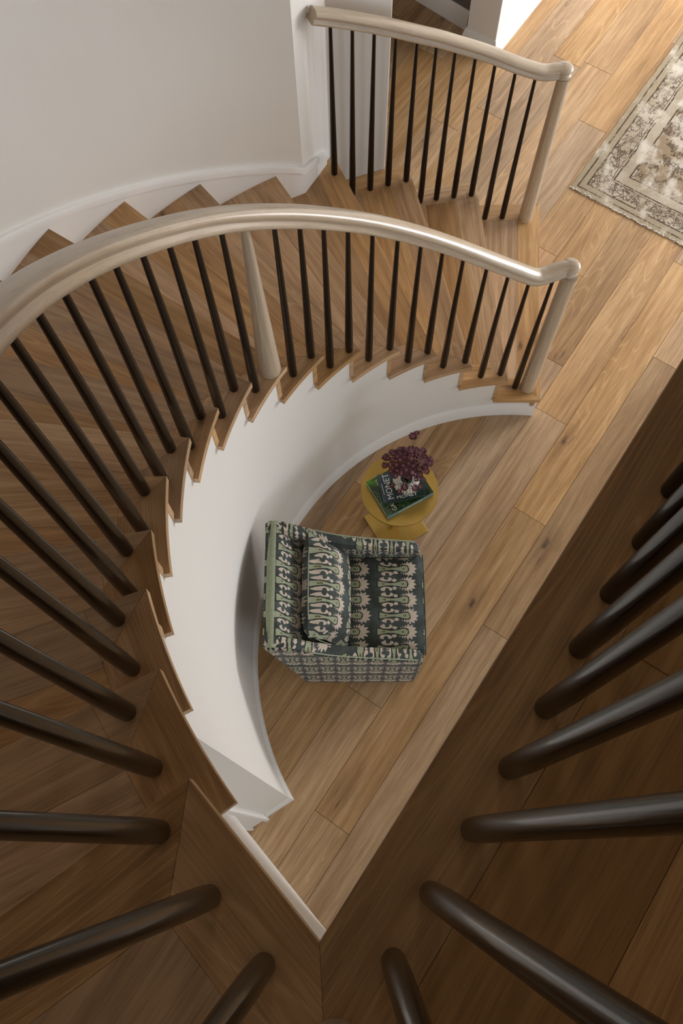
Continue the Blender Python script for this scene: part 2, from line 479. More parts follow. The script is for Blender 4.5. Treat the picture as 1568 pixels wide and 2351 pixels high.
# ------------------------------------------------------------------ curved outer wall + skirt
bm = bmesh.new()
a0 = math.atan2(2.743-CO.y, -.205-CO.x); a1 = math.radians(244)
NW = 96
def ocp(t, r): a = a0+(a1-a0)*t; return CO+Vector((math.cos(a), math.sin(a)))*r
RWO = RO+.012
inn = [ocp(i/NW, RWO) for i in range(NW+1)]; out = [ocp(i/NW, RWO+.12) for i in range(NW+1)]
ZT = 5.5
for i in range(NW):
    q = [inn[i], inn[i+1], out[i+1], out[i]]
    vb = [bm.verts.new((p.x, p.y, 0)) for p in q]; vt = [bm.verts.new((p.x, p.y, ZT)) for p in q]
    bm.faces.new((vb[1], vb[0], vt[0], vt[1])); bm.faces.new((vb[3], vb[2], vt[2], vt[3]))
bmesh.ops.remove_doubles(bm, verts=bm.verts, dist=1e-5)
bmesh.ops.recalc_face_normals(bm, faces=bm.faces)
struct(bm_obj('wall_left', bm, M_WALL, None, 180), 'tall curved off-white wall along the outer edge of the stair')

# corner faces after the curve: B1 then B2
w0 = inn[0]; w1 = V2(-.088, 2.925); w2 = V2(.172, 3.013)
bd2 = (w2-w1).normalized(); bk = perp(bd2); bk = bk if bk.y > 0 else -bk
bm = bmesh.new()
prism(bm, [w0, w1, w2, w2+bk*.14, w1+bk*.14+V2(-.08, .02), w0+V2(-.10, .08)], 0, ZT)
o = bm_obj('wall_back', bm, M_WALL); struct(o, 'white end wall where the upper rail dies in'); bevel(o, .004, 3)

# skirt board: polyline following the outer nosings
def skirt_h(k_float): return k_float*H+.060
sk = []
cang = lambda p: math.atan2(p.y-CO.y, p.x-CO.x) % (2*PI)
ks = [(cang(C[k]), k) for k in range(5, 17)]
def kat(a):
    if a <= ks[0][0]: return 5-(ks[0][0]-a)/(ks[1][0]-ks[0][0])
    for (x0, k0), (x1, k1) in zip(ks[:-1], ks[1:]):
        if a <= x1: return k0+(a-x0)/(x1-x0)
    return 16
bm = bmesh.new(); S = .019
top = []
pl = []
for i in range(0, 71):
    a = a0+(ks[-1][0]-a0)*i/70
    kf = kat(a % (2*PI)); p = CO+Vector((math.cos(a), math.sin(a)))*RWO; pl.append((p, skirt_h(max(kf, 4.6)), kf))
k0f = pl[0][2]
pre = [(w1*.30+w0*.70, .862), (w1*.55+w0*.45, .842), (V2(-.105, 2.890), .822)]
full = [(p, z) for p, z in [(x, y) for x, y in pre[::-1]]]
full = [(V2(-.108, 2.893), .800), (w0*.5+w1*.5, .835), (w0, .874)] + [(p, z) for p, z, _ in pl[1:]]
def skirt_piece(name, prof, sm=None, zlow=None):
    bm = bmesh.new(); rings = []
    for i, (p, z) in enumerate(full):
        t0 = (p-full[i-1][0]).normalized() if i else None
        t1 = (full[i+1][0]-p).normalized() if i < len(full)-1 else None
        if t0 is None: m = perp(t1)
        elif t1 is None: m = perp(t0)
        else: m = (perp(t0)+perp(t1)).normalized(); m = m/max(.4, m.dot(perp(t0)))
        rings.append([bm.verts.new((p.x+m.x*x, p.y+m.y*x, z+y)) for x, y in prof])
    nn = len(prof)
    for i in range(len(rings)-1):
        for j in range(nn): bm.faces.new((rings[i][j], rings[i+1][j], rings[i+1][(j+1) % nn], rings[i][(j+1) % nn]))
    bm.faces.new(rings[0]); bm.faces.new(rings[-1][::-1]); bmesh.ops.recalc_face_normals(bm, faces=bm.faces)
    return bm_obj(name, bm, M_TRIM, None, 35)
# which side is the stair?  (perp of travel) must point to CO
tst = perp((full[8][0]-full[7][0]).normalized()); sg = 1 if tst.dot(CO-full[8][0]) > 0 else -1
struct(skirt_piece('trim_3', [(-.002*sg, -.36), (S*.55*sg, -.36), (S*.55*sg, -.040), (S*.72*sg, -.038), (S*.95*sg, -.036), (S*.95*sg, -.008), (S*.80*sg, 0), (-.002*sg, .001)]), 'white stair skirt board')

# outer string below the first open treads
bm = bmesh.new()
for k in (1, 2, 3):
    nx = C[k+1]+UP[k+1]*.02; o_ = V2(0, -.03)
    a_ = C[k]+UP[k]*.03+o_; b_ = nx+o_
    prism(bm, [a_, b_, b_+V2(0, -.06), a_+V2(0, -.06)], 0, k*H-.029)
struct(bm_obj('wall_outer_string', bm, M_TRIM))
# solid fill under steps so no light leaks
bm = bmesh.new()
for k in range(1, 16):
    pa = A[k]+UP[k]*.05+D[k]*.16; pb = A[k+1]+UP[k+1]*.02+D[k+1]*.16
    qa = C[k]+UP[k]*.05-D[k]*.08; qb = C[k+1]+UP[k+1]*.02-D[k+1]*.08
    prism(bm, [pa, pb, qb, qa], max(0, k*H-.35) if k > 11 else 0, k*H-.030)
bm_obj('stair_body', bm, M_WALL, stair)

# ------------------------------------------------------------------ landing
ZL = 16*H
eL = (A[16]-K).normalized(); eR = U.copy()
inL = perp(eL); inL = inL if inL.dot(V2(-1, -1)) > 0 else -inL
inR = perp(eR); inR = inR if inR.dot(V2(1, -1)) > 0 else -inR
bis = (inL+inR).normalized()
LR = 3.3
far = K+eR*LR
C16x = C[16]
# landing regions
bm, uvl, lay = board_bm(); z0, z1 = ZL-.028, ZL
SW = .120
ms = 1/max(.2, bis.dot(inR))*1.0
mK = K+bis*(SW/bis.dot(inR)); mKL = K+bis*(SW/bis.dot(inL))
# nosing strip on N16 and mitre with left strip
n16 = UP[16]; d16 = D[16]
bis2 = (n16+inL).normalized(); m16 = A[16]+bis2*(SW/bis2.dot(n16))
add_board(bm, [A[16], m16, C16x+n16*SW, C16x], z0, z1, d16, uvl, lay)
add_board(bm, [A[16], K, mKL, m16], z0, z1, eL, uvl, lay)
seg = [0, 1.1, 2.2, LR]
for s0, s1 in zip(seg[:-1], seg[1:]):
    P0 = K+eR*s0 if s0 else K; q0 = K+eR*s0+inR*SW if s0 else mK
    add_board(bm, [P0, K+eR*s1, K+eR*s1+inR*SW, q0], z0, z1, eR, uvl, lay)
# field boards parallel to U
bigp = [mK, K+eR*LR+inR*SW, K+eR*LR+inR*3.2, K-eR*3.2+inR*3.2, K-eR*3.2-inR*1.6, C16x+n16*SW-inR*0, m16]
bound = [mK, far+inR*SW, far+inR*3.2, K-eR*2.8+inR*3.2, K-eR*2.8-inR*1.9, C16x+n16*SW+d16*.3, C16x+n16*SW, m16]
JX, OFFX = 0, (1.655-(0.5054298771260208+2.8) % 1.655)
for j in range(-14, 20):
    lo = SW+.1785*j; hi = lo+.1785
    # bound is non convex in general: build from two convex pieces
    for piece in ([mK, far+inR*SW, far+inR*3.2, K-eR*2.8+inR*3.2, K-eR*2.8+inR*SW], ):
        q = clip(clip(piece, K+inR*(lo+.0003), inR), K+inR*(hi-.0003), -inR)
        if len(q) > 2:
            off = (.35+j*.61) % 1.655
            off = off if j != JX else OFFX
            s = -2.8-off
            while s < LR:
                r = clip(clip(q, K+eR*(s+.0003), eR), K+eR*(s+1.655-.0003), -eR)
                if len(r) > 2: add_board(bm, r, z0, z1, eR, uvl, lay)
                s += 1.655
    # left part (beyond the line through K parallel to U): between nosing strip and x
    piece = [mK, K-eR*2.8+inR*SW, K-eR*2.8-inR*1.9, C16x+n16*SW+d16*.35, m16, mKL]
    # convex hull pieces: triangulate simply by clipping a large box with the three lines
    q = [K-eR*2.8+inR*SW, K+eR*.3+inR*SW, K+eR*.3-inR*1.9, K-eR*2.8-inR*1.9]
    q = clip(q, m16, n16) if len(q) > 2 else q
    q = clip(q, mKL, inL) if len(q) > 2 else q
    q = clip(clip(q, K+inR*(lo+G), inR), K+inR*(hi-G), -inR) if len(q) > 2 else q
    if len(q) > 2 and hi <= SW+.001: add_board(bm, q, z0, z1, eR, uvl, lay)
o = bm_obj('floor_landing', bm, M_TREAD); struct(o, 'dark shaded oak landing with mitred border boards'); bevel(o, .0012, 2, 50)
# white fascia + slab below
bm = bmesh.new()
s_ = .020
kk = K+bis*(s_/bis.dot(inR))
f16 = A[16]+inL*s_
ov16 = f16-eL*(-.0)
prism(bm, [kk, far+inR*s_, far+inR*(s_+.1), kk+bis*.13], 2.41, ZL-.0285)
aa = B[15]+inL*s_
stL = A[16]+inL*s_+eL*.02
prism(bm, clip([kk, stL, stL+inL*.1, kk+bis*.13], A[16]+n16*.03, n16), 2.41, ZL-.0285)
prism(bm, [kk+bis*.12, far+inR*.11, far+inR*3.2, K-eR*2.8+inR*3.2, K-eR*2.8+inR*.12], 2.44, ZL-.030)
q = [K-eR*2.8+inR*SW, K+eR*.3+inR*SW, K+eR*.3-inR*1.9, K-eR*2.8-inR*1.9]
q = clip(clip(q, A[16]+inL*.10, inL), A[16]+n16*.06, n16); prism(bm, q, 2.44, ZL-.030)
o = bm_obj('wall_landing_fascia', bm, M_TRIM); struct(o, 'white fascia below the landing edge')

# ------------------------------------------------------------------ railings
BALTOP = {}
def baluster(x, y, zb, zt, parent, lab=None):
    bm = bmesh.new(); h = zt-zb
    rb, rt = .0147, .0068
    prof = [(.0138, 0), (.0142, .004), (rb, .05*h), (rb*1.0, .14*h)]
    for i in range(1, 9):
        t = i/8; prof.append((rb+(rt-rb)*t**.95, (.14+.86*t)*h))
    lathe(bm, prof, 0, 0, 20)
    o = bm_obj('baluster', bm, M_BAL, parent, 40); o.location = (x, y, zb)
    return o
RP = [(0, 0), (.019, 0), (.0232, .0025), (.0247, .0075), (.0228, .0125), (.0193, .0170), (.0180, .0205), (.0196, .0228), (.0242, .0262), (.0264, .0320), (.0248, .0380), (.0188, .0425), (.0100, .0450), (0, .0457)]
RP = [(x*1.15, y*1.16) for x, y in RP]
PROF = RP + [(-x, y) for x, y in RP[-2:0:-1]]
def capsweep(parent, C3, flat=None):
    """round turned cap at the rail end, same section as the rail"""
    bm = bmesh.new(); k = 1.26
    prof = [(.001, 0)]+[(x*k, y) for x, y in RP[1:-1]]+[(.001, .0535)]
    lathe(bm, prof, 0, 0, 32)
    uvl = uvlay(bm)
    for f in bm.faces:
        for lp in f.loops: lp[uvl].uv = (lp.vert.co.x, lp.vert.co.y+lp.vert.co.z)
    o = bm_obj('rail_cap', bm, M_RAIL, parent, 60); o.location = C3
def newel(x, y, zb, zt, r0, r1, parent, name='newel_post'):
    bm = bmesh.new(); h = zt-zb
    uvl = None
    prof = [(r0*.97, 0), (r0, .006)]+[(r0+(r1-r0)*(i/12), .006+(h-.006)*i/12) for i in range(1, 13)]
    lathe(bm, prof, 0, 0, 36)
    uvl = uvlay(bm)
    for f in bm.faces:
        for lp in f.loops:
            c = lp.vert.co; lp[uvl].uv = (c.z, math.atan2(c.y, c.x)*r0)
    o = bm_obj(name, bm, M_RAIL, parent, 40); o.location = (x, y, zb)
    return o
def nose_k(p, cand):
    return cand
# inner railing -------------------------------------------------
inner = [(1, .784, 2.028, 1.058), (2, .686, 2.002, 1.080), (2, .596, 1.991, 1.143), (3, .503, 1.967, 1.228), (3, .406, 1.945, 1.315),
         (4, .323, 1.913, 1.402), (4, .240, 1.873, 1.492), (5, .157, 1.828, 1.585), (5, .073, 1.780, 1.680), (6, -.004, 1.715, 1.780), (6, -.074, 1.652, 1.870),
         (7, -.137, 1.591, 1.960), (7, -.198, 1.519, 2.052), (8, -.262, 1.438, 2.148), (8, -.306, 1.366, 2.235), (9, -.350, 1.276, 2.330), (9, -.383, 1.188, 2.422),
         (10, -.413, 1.098, 2.516), (10, -.437, 1.008, 2.606), (11, -.450, .919, 2.698), (11, -.460, .828, 2.788), (12, -.464, .736, 2.878), (12, -.459, .640, 2.970),
         (13, -.446, .539, 3.062), (13, -.428, .448, 3.150), (14, -.404, .358, 3.238), (14, -.372, .272, 3.325), (15, -.331, .176, 3.425), (15, -.287, .097, 3.520),
         (16, -.236, .009, 3.630), (16, -.171, -.064, 3.735), (16, -.105, -.137, 3.810)]
rail1 = thing('stair_railing', 'long curved stair railing with pale oak handrail and dark balusters around the chair well', 'railing', (.84, 2.02, H))
rail1.location = (0, 0, 0)
capc = Vector((.838, 2.050, 1.062))
def smooth_pts(L, n=2):
    for _ in range(n): L = [L[0]]+[L[i-1]*.25+L[i]*.5+L[i+1]*.25 for i in range(1, len(L)-1)]+[L[-1]]
    return L
path = [Vector((.842, 2.050, 1.062)), Vector((.815, 2.046, 1.062)), Vector((.784, 2.035, 1.062)), Vector((.735, 2.016, 1.064))] + smooth_pts([Vector((x, y, z)) for _, x, y, z in inner[1:]]) + [Vector((-.060, -.190, 3.855)), Vector((-.021, -.225, 3.862))]
path = catmull(path, 6)
bm = bmesh.new(); sweep(bm, path, PROF); bm_obj('handrail', bm, M_RAIL, rail1, 50)
capsweep(rail1, (.842, 2.050, 1.062))
for i, (k, x, y, z) in enumerate(inner):
    if i == 13:
        newel(x, y, 8*H, z+.004, .0375, .0115, rail1, 'centre_post'); continue
    baluster(x, y, k*H, z+.006, rail1)
newel(.842, 2.026, H, 1.066, .0345, .0310, rail1)
# outer short railing
outerb = [(1, .785, 3.005, 1.082), (1, .696, 3.002, 1.118), (2, .605, 3.002, 1.160), (2, .518, 2.993, 1.204), (2, .431, 2.981, 1.246), (2, .351, 2.965, 1.288), (3, .271, 2.945, 1.328),
          (3, .185, 2.923, 1.372), (3, .100, 2.897, 1.416), (3, .016, 2.868, 1.460), (4, -.066, 2.836, 1.504)]
rail2 = thing('stair_railing', 'short railing of eleven dark balusters on the lowest steps, ending at the white wall', 'railing', (0, 0, 0))
path = [Vector((.900, 3.018, 1.070)), Vector((.865, 3.016, 1.070)), Vector((.825, 3.010, 1.071))] + [Vector((x, y, z)) for _, x, y, z in outerb] + [Vector((-.142, 2.800, 1.546))]
path = catmull(path, 6)
bm = bmesh.new(); sweep(bm, path, PROF); bm_obj('handrail', bm, M_RAIL, rail2, 50)
capsweep(rail2, (.900, 3.018, 1.070))
for k, x, y, z in outerb: baluster(x, y, k*H, z+.006, rail2)
newel(.902, 2.998, H, 1.074, .0350, .0275, rail2)
# landing railing
rail3 = thing('landing_railing', 'straight landing railing with dark balusters along the landing edge, lower right', 'railing', (0, 0, 0))
lb = [(.046, -.132), (.092, -.060), (.144, .011), (.194, .083), (.244, .156), (.294, .232), (.341, .304), (.391, .375), (.439, .450)]
p0 = Vector(lb[0]); dd = (Vector(lb[-1])-p0)/8
pos = [p0+dd*i for i in range(0, 30)]
for i, p in enumerate(pos):
    q = Vector(lb[i]) if i < 9 else p
    baluster(q.x, q.y, ZL, 3.868, rail3)
path = [Vector((-.021, -.229, 3.862)), Vector((.008, -.190, 3.862))]+[Vector((p.x, p.y, 3.862)) for p in pos[::3]]+[Vector((pos[-1].x+.1, pos[-1].y+.15, 3.862))]
bm = bmesh.new(); sweep(bm, catmull(path, 3), PROF); bm_obj('handrail', bm, M_RAIL, rail3, 50)
newel(-.021, -.231, ZL, 3.864, .041, .034, rail3)

# ------------------------------------------------------------------ background architecture
bm = bmesh.new()
g0 = V2(.425, 4.72); g1 = V2(.68, 4.501); gd = (g1-g0).normalized(); gn = perp(gd); gn = gn if gn.y > 0 else -gn
p1 = V2(.680, 4.366); p2 = V2(.836, 4.259)
a_, b_ = g0-gd*2.6, g1+gd*.03
prism(bm, [a_, b_, b_+gn*.1, a_+gn*.1], 0, 2.6)
struct(bm_obj('wall_hall', bm, M_GREY), 'dark grey textured wall beyond the doorway')
struct(sweep_wall('baseboard_hall', [V3(a_), V3(b_)], -1, base_profile(.125, .016)), 'white baseboard on the grey wall')
pr = (p2-p1).normalized(); pe = p2+U*4.0; pe0 = p1+U*4.0
bm = bmesh.new(); prism(bm, [p1, p2, pe, pe0], 0, 2.6); o = bm_obj('wall_pier', bm, M_WALL); struct(o, 'white pier at the doorway'); bevel(o, .003)
struct(sweep_wall('baseboard_pier', [V3(p1+U*.25), V3(p1), V3(p2), V3(pe)], -1 if perp((p2-p1)).dot(V2(0, -1)) < 0 else 1, base_profile(.118, .015)), 'white moulded baseboard round the pier')

# room shell -----------------------------------------------------
def wallbox(name, P, z0, z1, mat=M_WALL, kind=True):
    bm = bmesh.new(); prism(bm, P, z0, z1); o = bm_obj(name, bm, mat); struct(o); return o
XR, YB, YF, XL = 5.0, 7.0, -3.2, -2.6
# ground floor ceiling beyond the stair and right of the well
wallbox('ceiling_hall', [V2(XL, 3.35), V2(XR, 3.35), V2(XR, YB), V2(XL, YB)], 2.60, ZL-.03, M_CEIL)
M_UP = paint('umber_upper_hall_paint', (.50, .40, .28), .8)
wallbox('wall_far', [V2(XL, YB), V2(XR, YB), V2(XR, YB+.1), V2(XL, YB+.1)], 0, 2.8)
wallbox('wall_west', [V2(XL-.1, YF), V2(XL, YF), V2(XL, YB), V2(XL-.1, YB)], 0, 2.8)
for nm, P in (('wall_upper_far', [V2(XL, YB), V2(XR, YB), V2(XR, YB+.1), V2(XL, YB+.1)]), ('wall_upper_west', [V2(XL-.1, YF), V2(XL, YF), V2(XL, YB), V2(XL-.1, YB)]),
              ('wall_upper_front', [V2(XL, YF-.1), V2(XR, YF-.1), V2(XR, YF), V2(XL, YF)]), ('wall_upper_right', [V2(XR, YF), V2(XR+.12, YF), V2(XR+.12, YB), V2(XR, YB)])):
    wallbox(nm, P, 2.8, 5.5, M_UP)
for nm, xa, xb, za, zb in (('wall_front', XL, 2.4, 0, 2.8), ('wall_front_end', 4.4, XR, 0, 2.8), ('wall_front_sill', 2.4, 4.4, 0, .25), ('wall_front_lintel', 2.4, 4.4, 2.3, 2.8)):
    wallbox(nm, [V2(xa, YF-.1), V2(xb, YF-.1), V2(xb, YF), V2(xa, YF)], za, zb)
wallbox('ceiling', [V2(XL-.1, YF-.1), V2(XR+.1, YF-.1), V2(XR+.1, YB+.1), V2(XL-.1, YB+.1)], 5.5, 5.6, M_UP)
# right wall with window openings at ground level and a smaller one upstairs
wins = [(-1.6, .2, .25, 2.3), (.9, 2.7, .25, 2.3), (3.4, 5.6, .25, 2.3)]
bm = bmesh.new()
ys = [YF]+[v for w in wins for v in w[:2]]+[YB]
for i in range(0, len(ys), 2): box(bm, (XR, ys[i], 0), (XR+.12, ys[i+1], 2.8))
for (y0, y1, z0_, z1_) in wins:
    box(bm, (XR, y0, 0), (XR+.12, y1, z0_)); box(bm, (XR, y0, z1_), (XR+.12, y1, 2.8))
struct(bm_obj('wall_right', bm, M_WALL))
for i, (y0, y1, z0_, z1_) in enumerate(wins):
    bm = bmesh.new()
    for a, b in (((XR+.03, y0, z0_), (XR+.07, y0+.05, z1_)), ((XR+.03, y1-.05, z0_), (XR+.07, y1, z1_)), ((XR+.03, y0, z0_), (XR+.07, y1, z0_+.05)), ((XR+.03, y0, z1_-.05), (XR+.07, y1, z1_)),
                 ((XR+.04, (y0+y1)/2-.02, z0_), (XR+.06, (y0+y1)/2+.02, z1_))): box(bm, a, b)
    struct(bm_obj('window_%d' % (i+1), bm, M_TRIM))

# ------------------------------------------------------------------ rug
def rug_mat():
    a = N('faded_persian_rug')
    o = a.n('ShaderNodeTexCoord').outputs['Object']; x, y, _ = a.sep(o)     # x along long edge (0..2.6) y 0..1.7
    wob = a.M('MULTIPLY', a.M('SUBTRACT', a.noise(o, 9.0, 2.0), .5), .010)
    px = a.M('MULTIPLY', a.M('FLOOR', a.M('DIVIDE', x, .0042)), .0042); py = a.M('MULTIPLY', a.M('FLOOR', a.M('DIVIDE', y, .0042)), .0042)
    X, Y = 2.6, 1.75
    dx = a.M('MINIMUM', px, a.M('SUBTRACT', X, px)); dy = a.M('MINIMUM', py, a.M('SUBTRACT', Y, py))
    d = a.M('ADD', a.M('MINIMUM', dx, dy), wob)
    along = a.M('ADD', a.M('MULTIPLY', a.M('LESS_THAN', dx, dy), py), a.M('MULTIPLY', a.M('GREATER_THAN', dx, dy), px))
    ln = lambda c, w: a.M('LESS_THAN', a.M('ABSOLUTE', a.M('SUBTRACT', d, c)), w)
    pc = a.xyz(px, py)
    lines = a.M('MAXIMUM', a.M('MAXIMUM', ln(.028, .0045), ln(.066, .0045)), a.M('MAXIMUM', ln(.172, .0042), a.M('MAXIMUM', ln(.232, .0042), ln(.158, .0022))))
    # ornament of the main border: zig-zag leaf and rosettes
    bc = a.M('SUBTRACT', d, .114)
    per = .26
    t = a.M('SUBTRACT', a.M('FRACT', a.M('DIVIDE', along, per)), .5)
    tri = a.M('SUBTRACT', a.M('MULTIPLY', a.M('ABSOLUTE', t), 4.0), 1.0)            # -1..1
    zz = a.M('ABSOLUTE', a.M('SUBTRACT', bc, a.M('MULTIPLY', tri, .030)))
    zig = a.M('LESS_THAN', a.M('ABSOLUTE', a.M('SUBTRACT', zz, .006)), .0034)
    t2 = a.M('SUBTRACT', a.M('FRACT', a.M('DIVIDE', along, per/2)), .5)
    rr = a.M('SQRT', a.M('ADD', a.M('POWER', a.M('MULTIPLY', t2, per/2), 2.0), a.M('POWER', bc, 2.0)))
    an = a.M('ARCTAN2', bc, a.M('MULTIPLY', t2, per/2))
    rr2 = a.M('ADD', rr, a.M('MULTIPLY', a.M('SINE', a.M('MULTIPLY', an, 8.0)), .0035))
    ros = a.M('MAXIMUM', a.M('LESS_THAN', a.M('ABSOLUTE', a.M('SUBTRACT', rr2, .026)), .0026), a.M('LESS_THAN', a.M('ABSOLUTE', a.M('SUBTRACT', rr2, .011)), .0028))
    vv = a.vor(pc, 34.0, 'DISTANCE_TO_EDGE').outputs['Distance']
    inbord = a.M('MULTIPLY', a.M('GREATER_THAN', d, .070), a.M('LESS_THAN', d, .156))
    curl = a.M('MULTIPLY', a.M('LESS_THAN', vv, .085), a.M('GREATER_THAN', a.noise(pc, 24.0, 1.0), .44))
    orn = a.M('MULTIPLY', inbord, a.M('MAXIMUM', a.M('MAXIMUM', zig, ros), curl))
    # field pattern
    infield = a.M('GREATER_THAN', d, .236)
    fv = a.vor(pc, 17.0, 'DISTANCE_TO_EDGE').outputs['Distance']; fv2 = a.vor(pc, 48.0, 'DISTANCE_TO_EDGE').outputs['Distance']
    fld = a.M('MULTIPLY', infield, a.M('MULTIPLY', a.M('MAXIMUM', a.M('LESS_THAN', fv, .07), a.M('LESS_THAN', fv2, .15)), a.M('GREATER_THAN', a.noise(pc, 13.0, 2.0), .50)))
    wear = a.noise(a.xyz(a.M('MULTIPLY', x, .7), y), 7.0, 5.0, .62)
    wear2 = a.noise(a.xyz(a.M('MULTIPLY', x, 16.0), a.M('MULTIPLY', y, 90.0)), 1.0, 2.0)
    base = a.mix(a.sstep(a.noise(o, 5.0, 4.0), .35, .62), (.38, .315, .225), (.52, .46, .37))
    base = a.mix(a.M('MULTIPLY', a.M('LESS_THAN', d, .064), .8), base, (.36, .295, .195))
    fb = a.mix(a.sstep(a.noise(o, 8.0, 4.0), .42, .6), (.30, .225, .14), (.55, .49, .41))
    base = a.mix(infield, base, fb)
    dark = a.M('MAXIMUM', lines, a.M('MAXIMUM', a.M('MULTIPLY', orn, .85), a.M('MULTIPLY', fld, .8)))
    keep = a.M('MULTIPLY', a.sstep(wear, .64, .47), a.sstep(wear2, .72, .52))
    c = a.mix(a.M('MULTIPLY', dark, keep), base, (.075, .045, .028))
    c = a.mix(a.M('MULTIPLY', a.sstep(wear, .50, .66), .75), c, (.74, .70, .62))
    sp = a.noise(o, 420.0, 1.0)
    c = a.mix(a.sstep(sp, .60, .75), c, (.72, .68, .60)); c = a.mix(a.M('MULTIPLY', a.sstep(sp, .42, .28), .35), c, (.12, .08, .05))
    weave = a.M('SINE', a.M('MULTIPLY', y, 1500.0))
    c = a.mix(a.M('MULTIPLY', a.M('ADD', weave, 1.0), .05), c, (.1, .08, .06))
    a.bump(a.M('ADD', a.noise(o, 500.0, 2.0), a.M('MULTIPLY', weave, .2)), .5, .003)
    return a.out(c, .92, Specular_IOR_Level=.1)
rc = V2(1.202, 3.332); r1 = (V2(1.95, 4.411)-rc).normalized(); r2 = perp(r1); r2 = r2 if r2.x > 0 else -r2
bm = bmesh.new(); nx, ny = 90, 60
g = {}
for i in range(nx+1):
    for j in range(ny+1):
        x, y = 2.6*i/nx, 1.75*j/ny
        e = .0035
        ox = (random.uniform(-1, 1)*e if i in (0, nx) else 0); oy = (random.uniform(-1, 1)*e*.8 if j in (0, ny) else 0)
        g[i, j] = bm.verts.new((x+ox, y+oy, .007+.0012*mnoise.noise(Vector((x*9, y*9, 0)))))
for i in range(nx):
    for j in range(ny): bm.faces.new((g[i, j], g[i+1, j], g[i+1, j+1], g[i, j+1]))
# border thickness
for e in [e for e in bm.edges if e.is_boundary]:
    a_, b_ = e.verts
    c_ = bm.verts.new((a_.co.x, a_.co.y, .0005)); d_ = bm.verts.new((b_.co.x, b_.co.y, .0005)); bm.faces.new((a_, b_, d_, c_))
bmesh.ops.recalc_face_normals(bm, faces=bm.faces)
rug = thing('area_rug', 'faded beige and brown patterned rug on the oak floor, top right', 'rug', (0, 0, 0))
MR = Matrix(((r1.x, r2.x, 0, rc.x), (r1.y, r2.y, 0, rc.y), (0, 0, 1, 0), (0, 0, 0, 1)))
if MR.to_3x3().determinant() < 0: MR = MR @ Matrix.Scale(1, 4)
flip = Matrix.Identity(4)
rug.matrix_world = Matrix.Identity(4)
# right-handed object frame: x along r1, y along -side if needed
sgn = 1 if r1.x*r2.y-r1.y*r2.x > 0 else -1
if sgn < 0:
    for v in bm.verts: v.co.y = -v.co.y
    bmesh.ops.reverse_faces(bm, faces=bm.faces)
rp_ = bm_obj('rug_pile', bm, None, rug, 60)
rp_.location = (rc.x, rc.y, 0); rp_.rotation_euler = (0, 0, math.atan2(r1.y, r1.x))
mr = rug_mat(); rp_.data.materials.append(mr)
if sgn < 0:      # material works on positive y
    nt = mr.node_tree
    for nd in nt.nodes:
        if nd.type == 'TEX_COORD':
            links = [l for l in nt.links if l.from_node == nd]
            vm = nt.nodes.new('ShaderNodeVectorMath'); vm.operation = 'MULTIPLY'; vm.inputs[1].default_value = (1, -1, 1)
            tg = [l.to_socket for l in links]
            nt.links.new(nd.outputs['Object'], vm.inputs[0])
            for t_ in tg: nt.links.new(vm.outputs[0], t_)
            break
# cream bound end
bm = bmesh.new()
for i in range(260):
    y = 1.75*i/260
    x = random.uniform(-.005, .002); box(bm, (x, sgn*y-.0045, .0004), (x+random.uniform(.006, .010), sgn*y+.0045, random.uniform(.005, .0085)))
for i in range(10):
    y = random.uniform(.03, 1.6); l_ = random.uniform(.006, .013)
    box(bm, (-l_-.003, sgn*y-.0012, .0006), (.0, sgn*y+.0012, .003))
fr = bm_obj('bound_edge', bm, plain('cream_wool_edge', (.62, .58, .50), .95), rug, label='cream overcast wool edge')
fr.location = rp_.location; fr.rotation_euler = rp_.rotation_euler

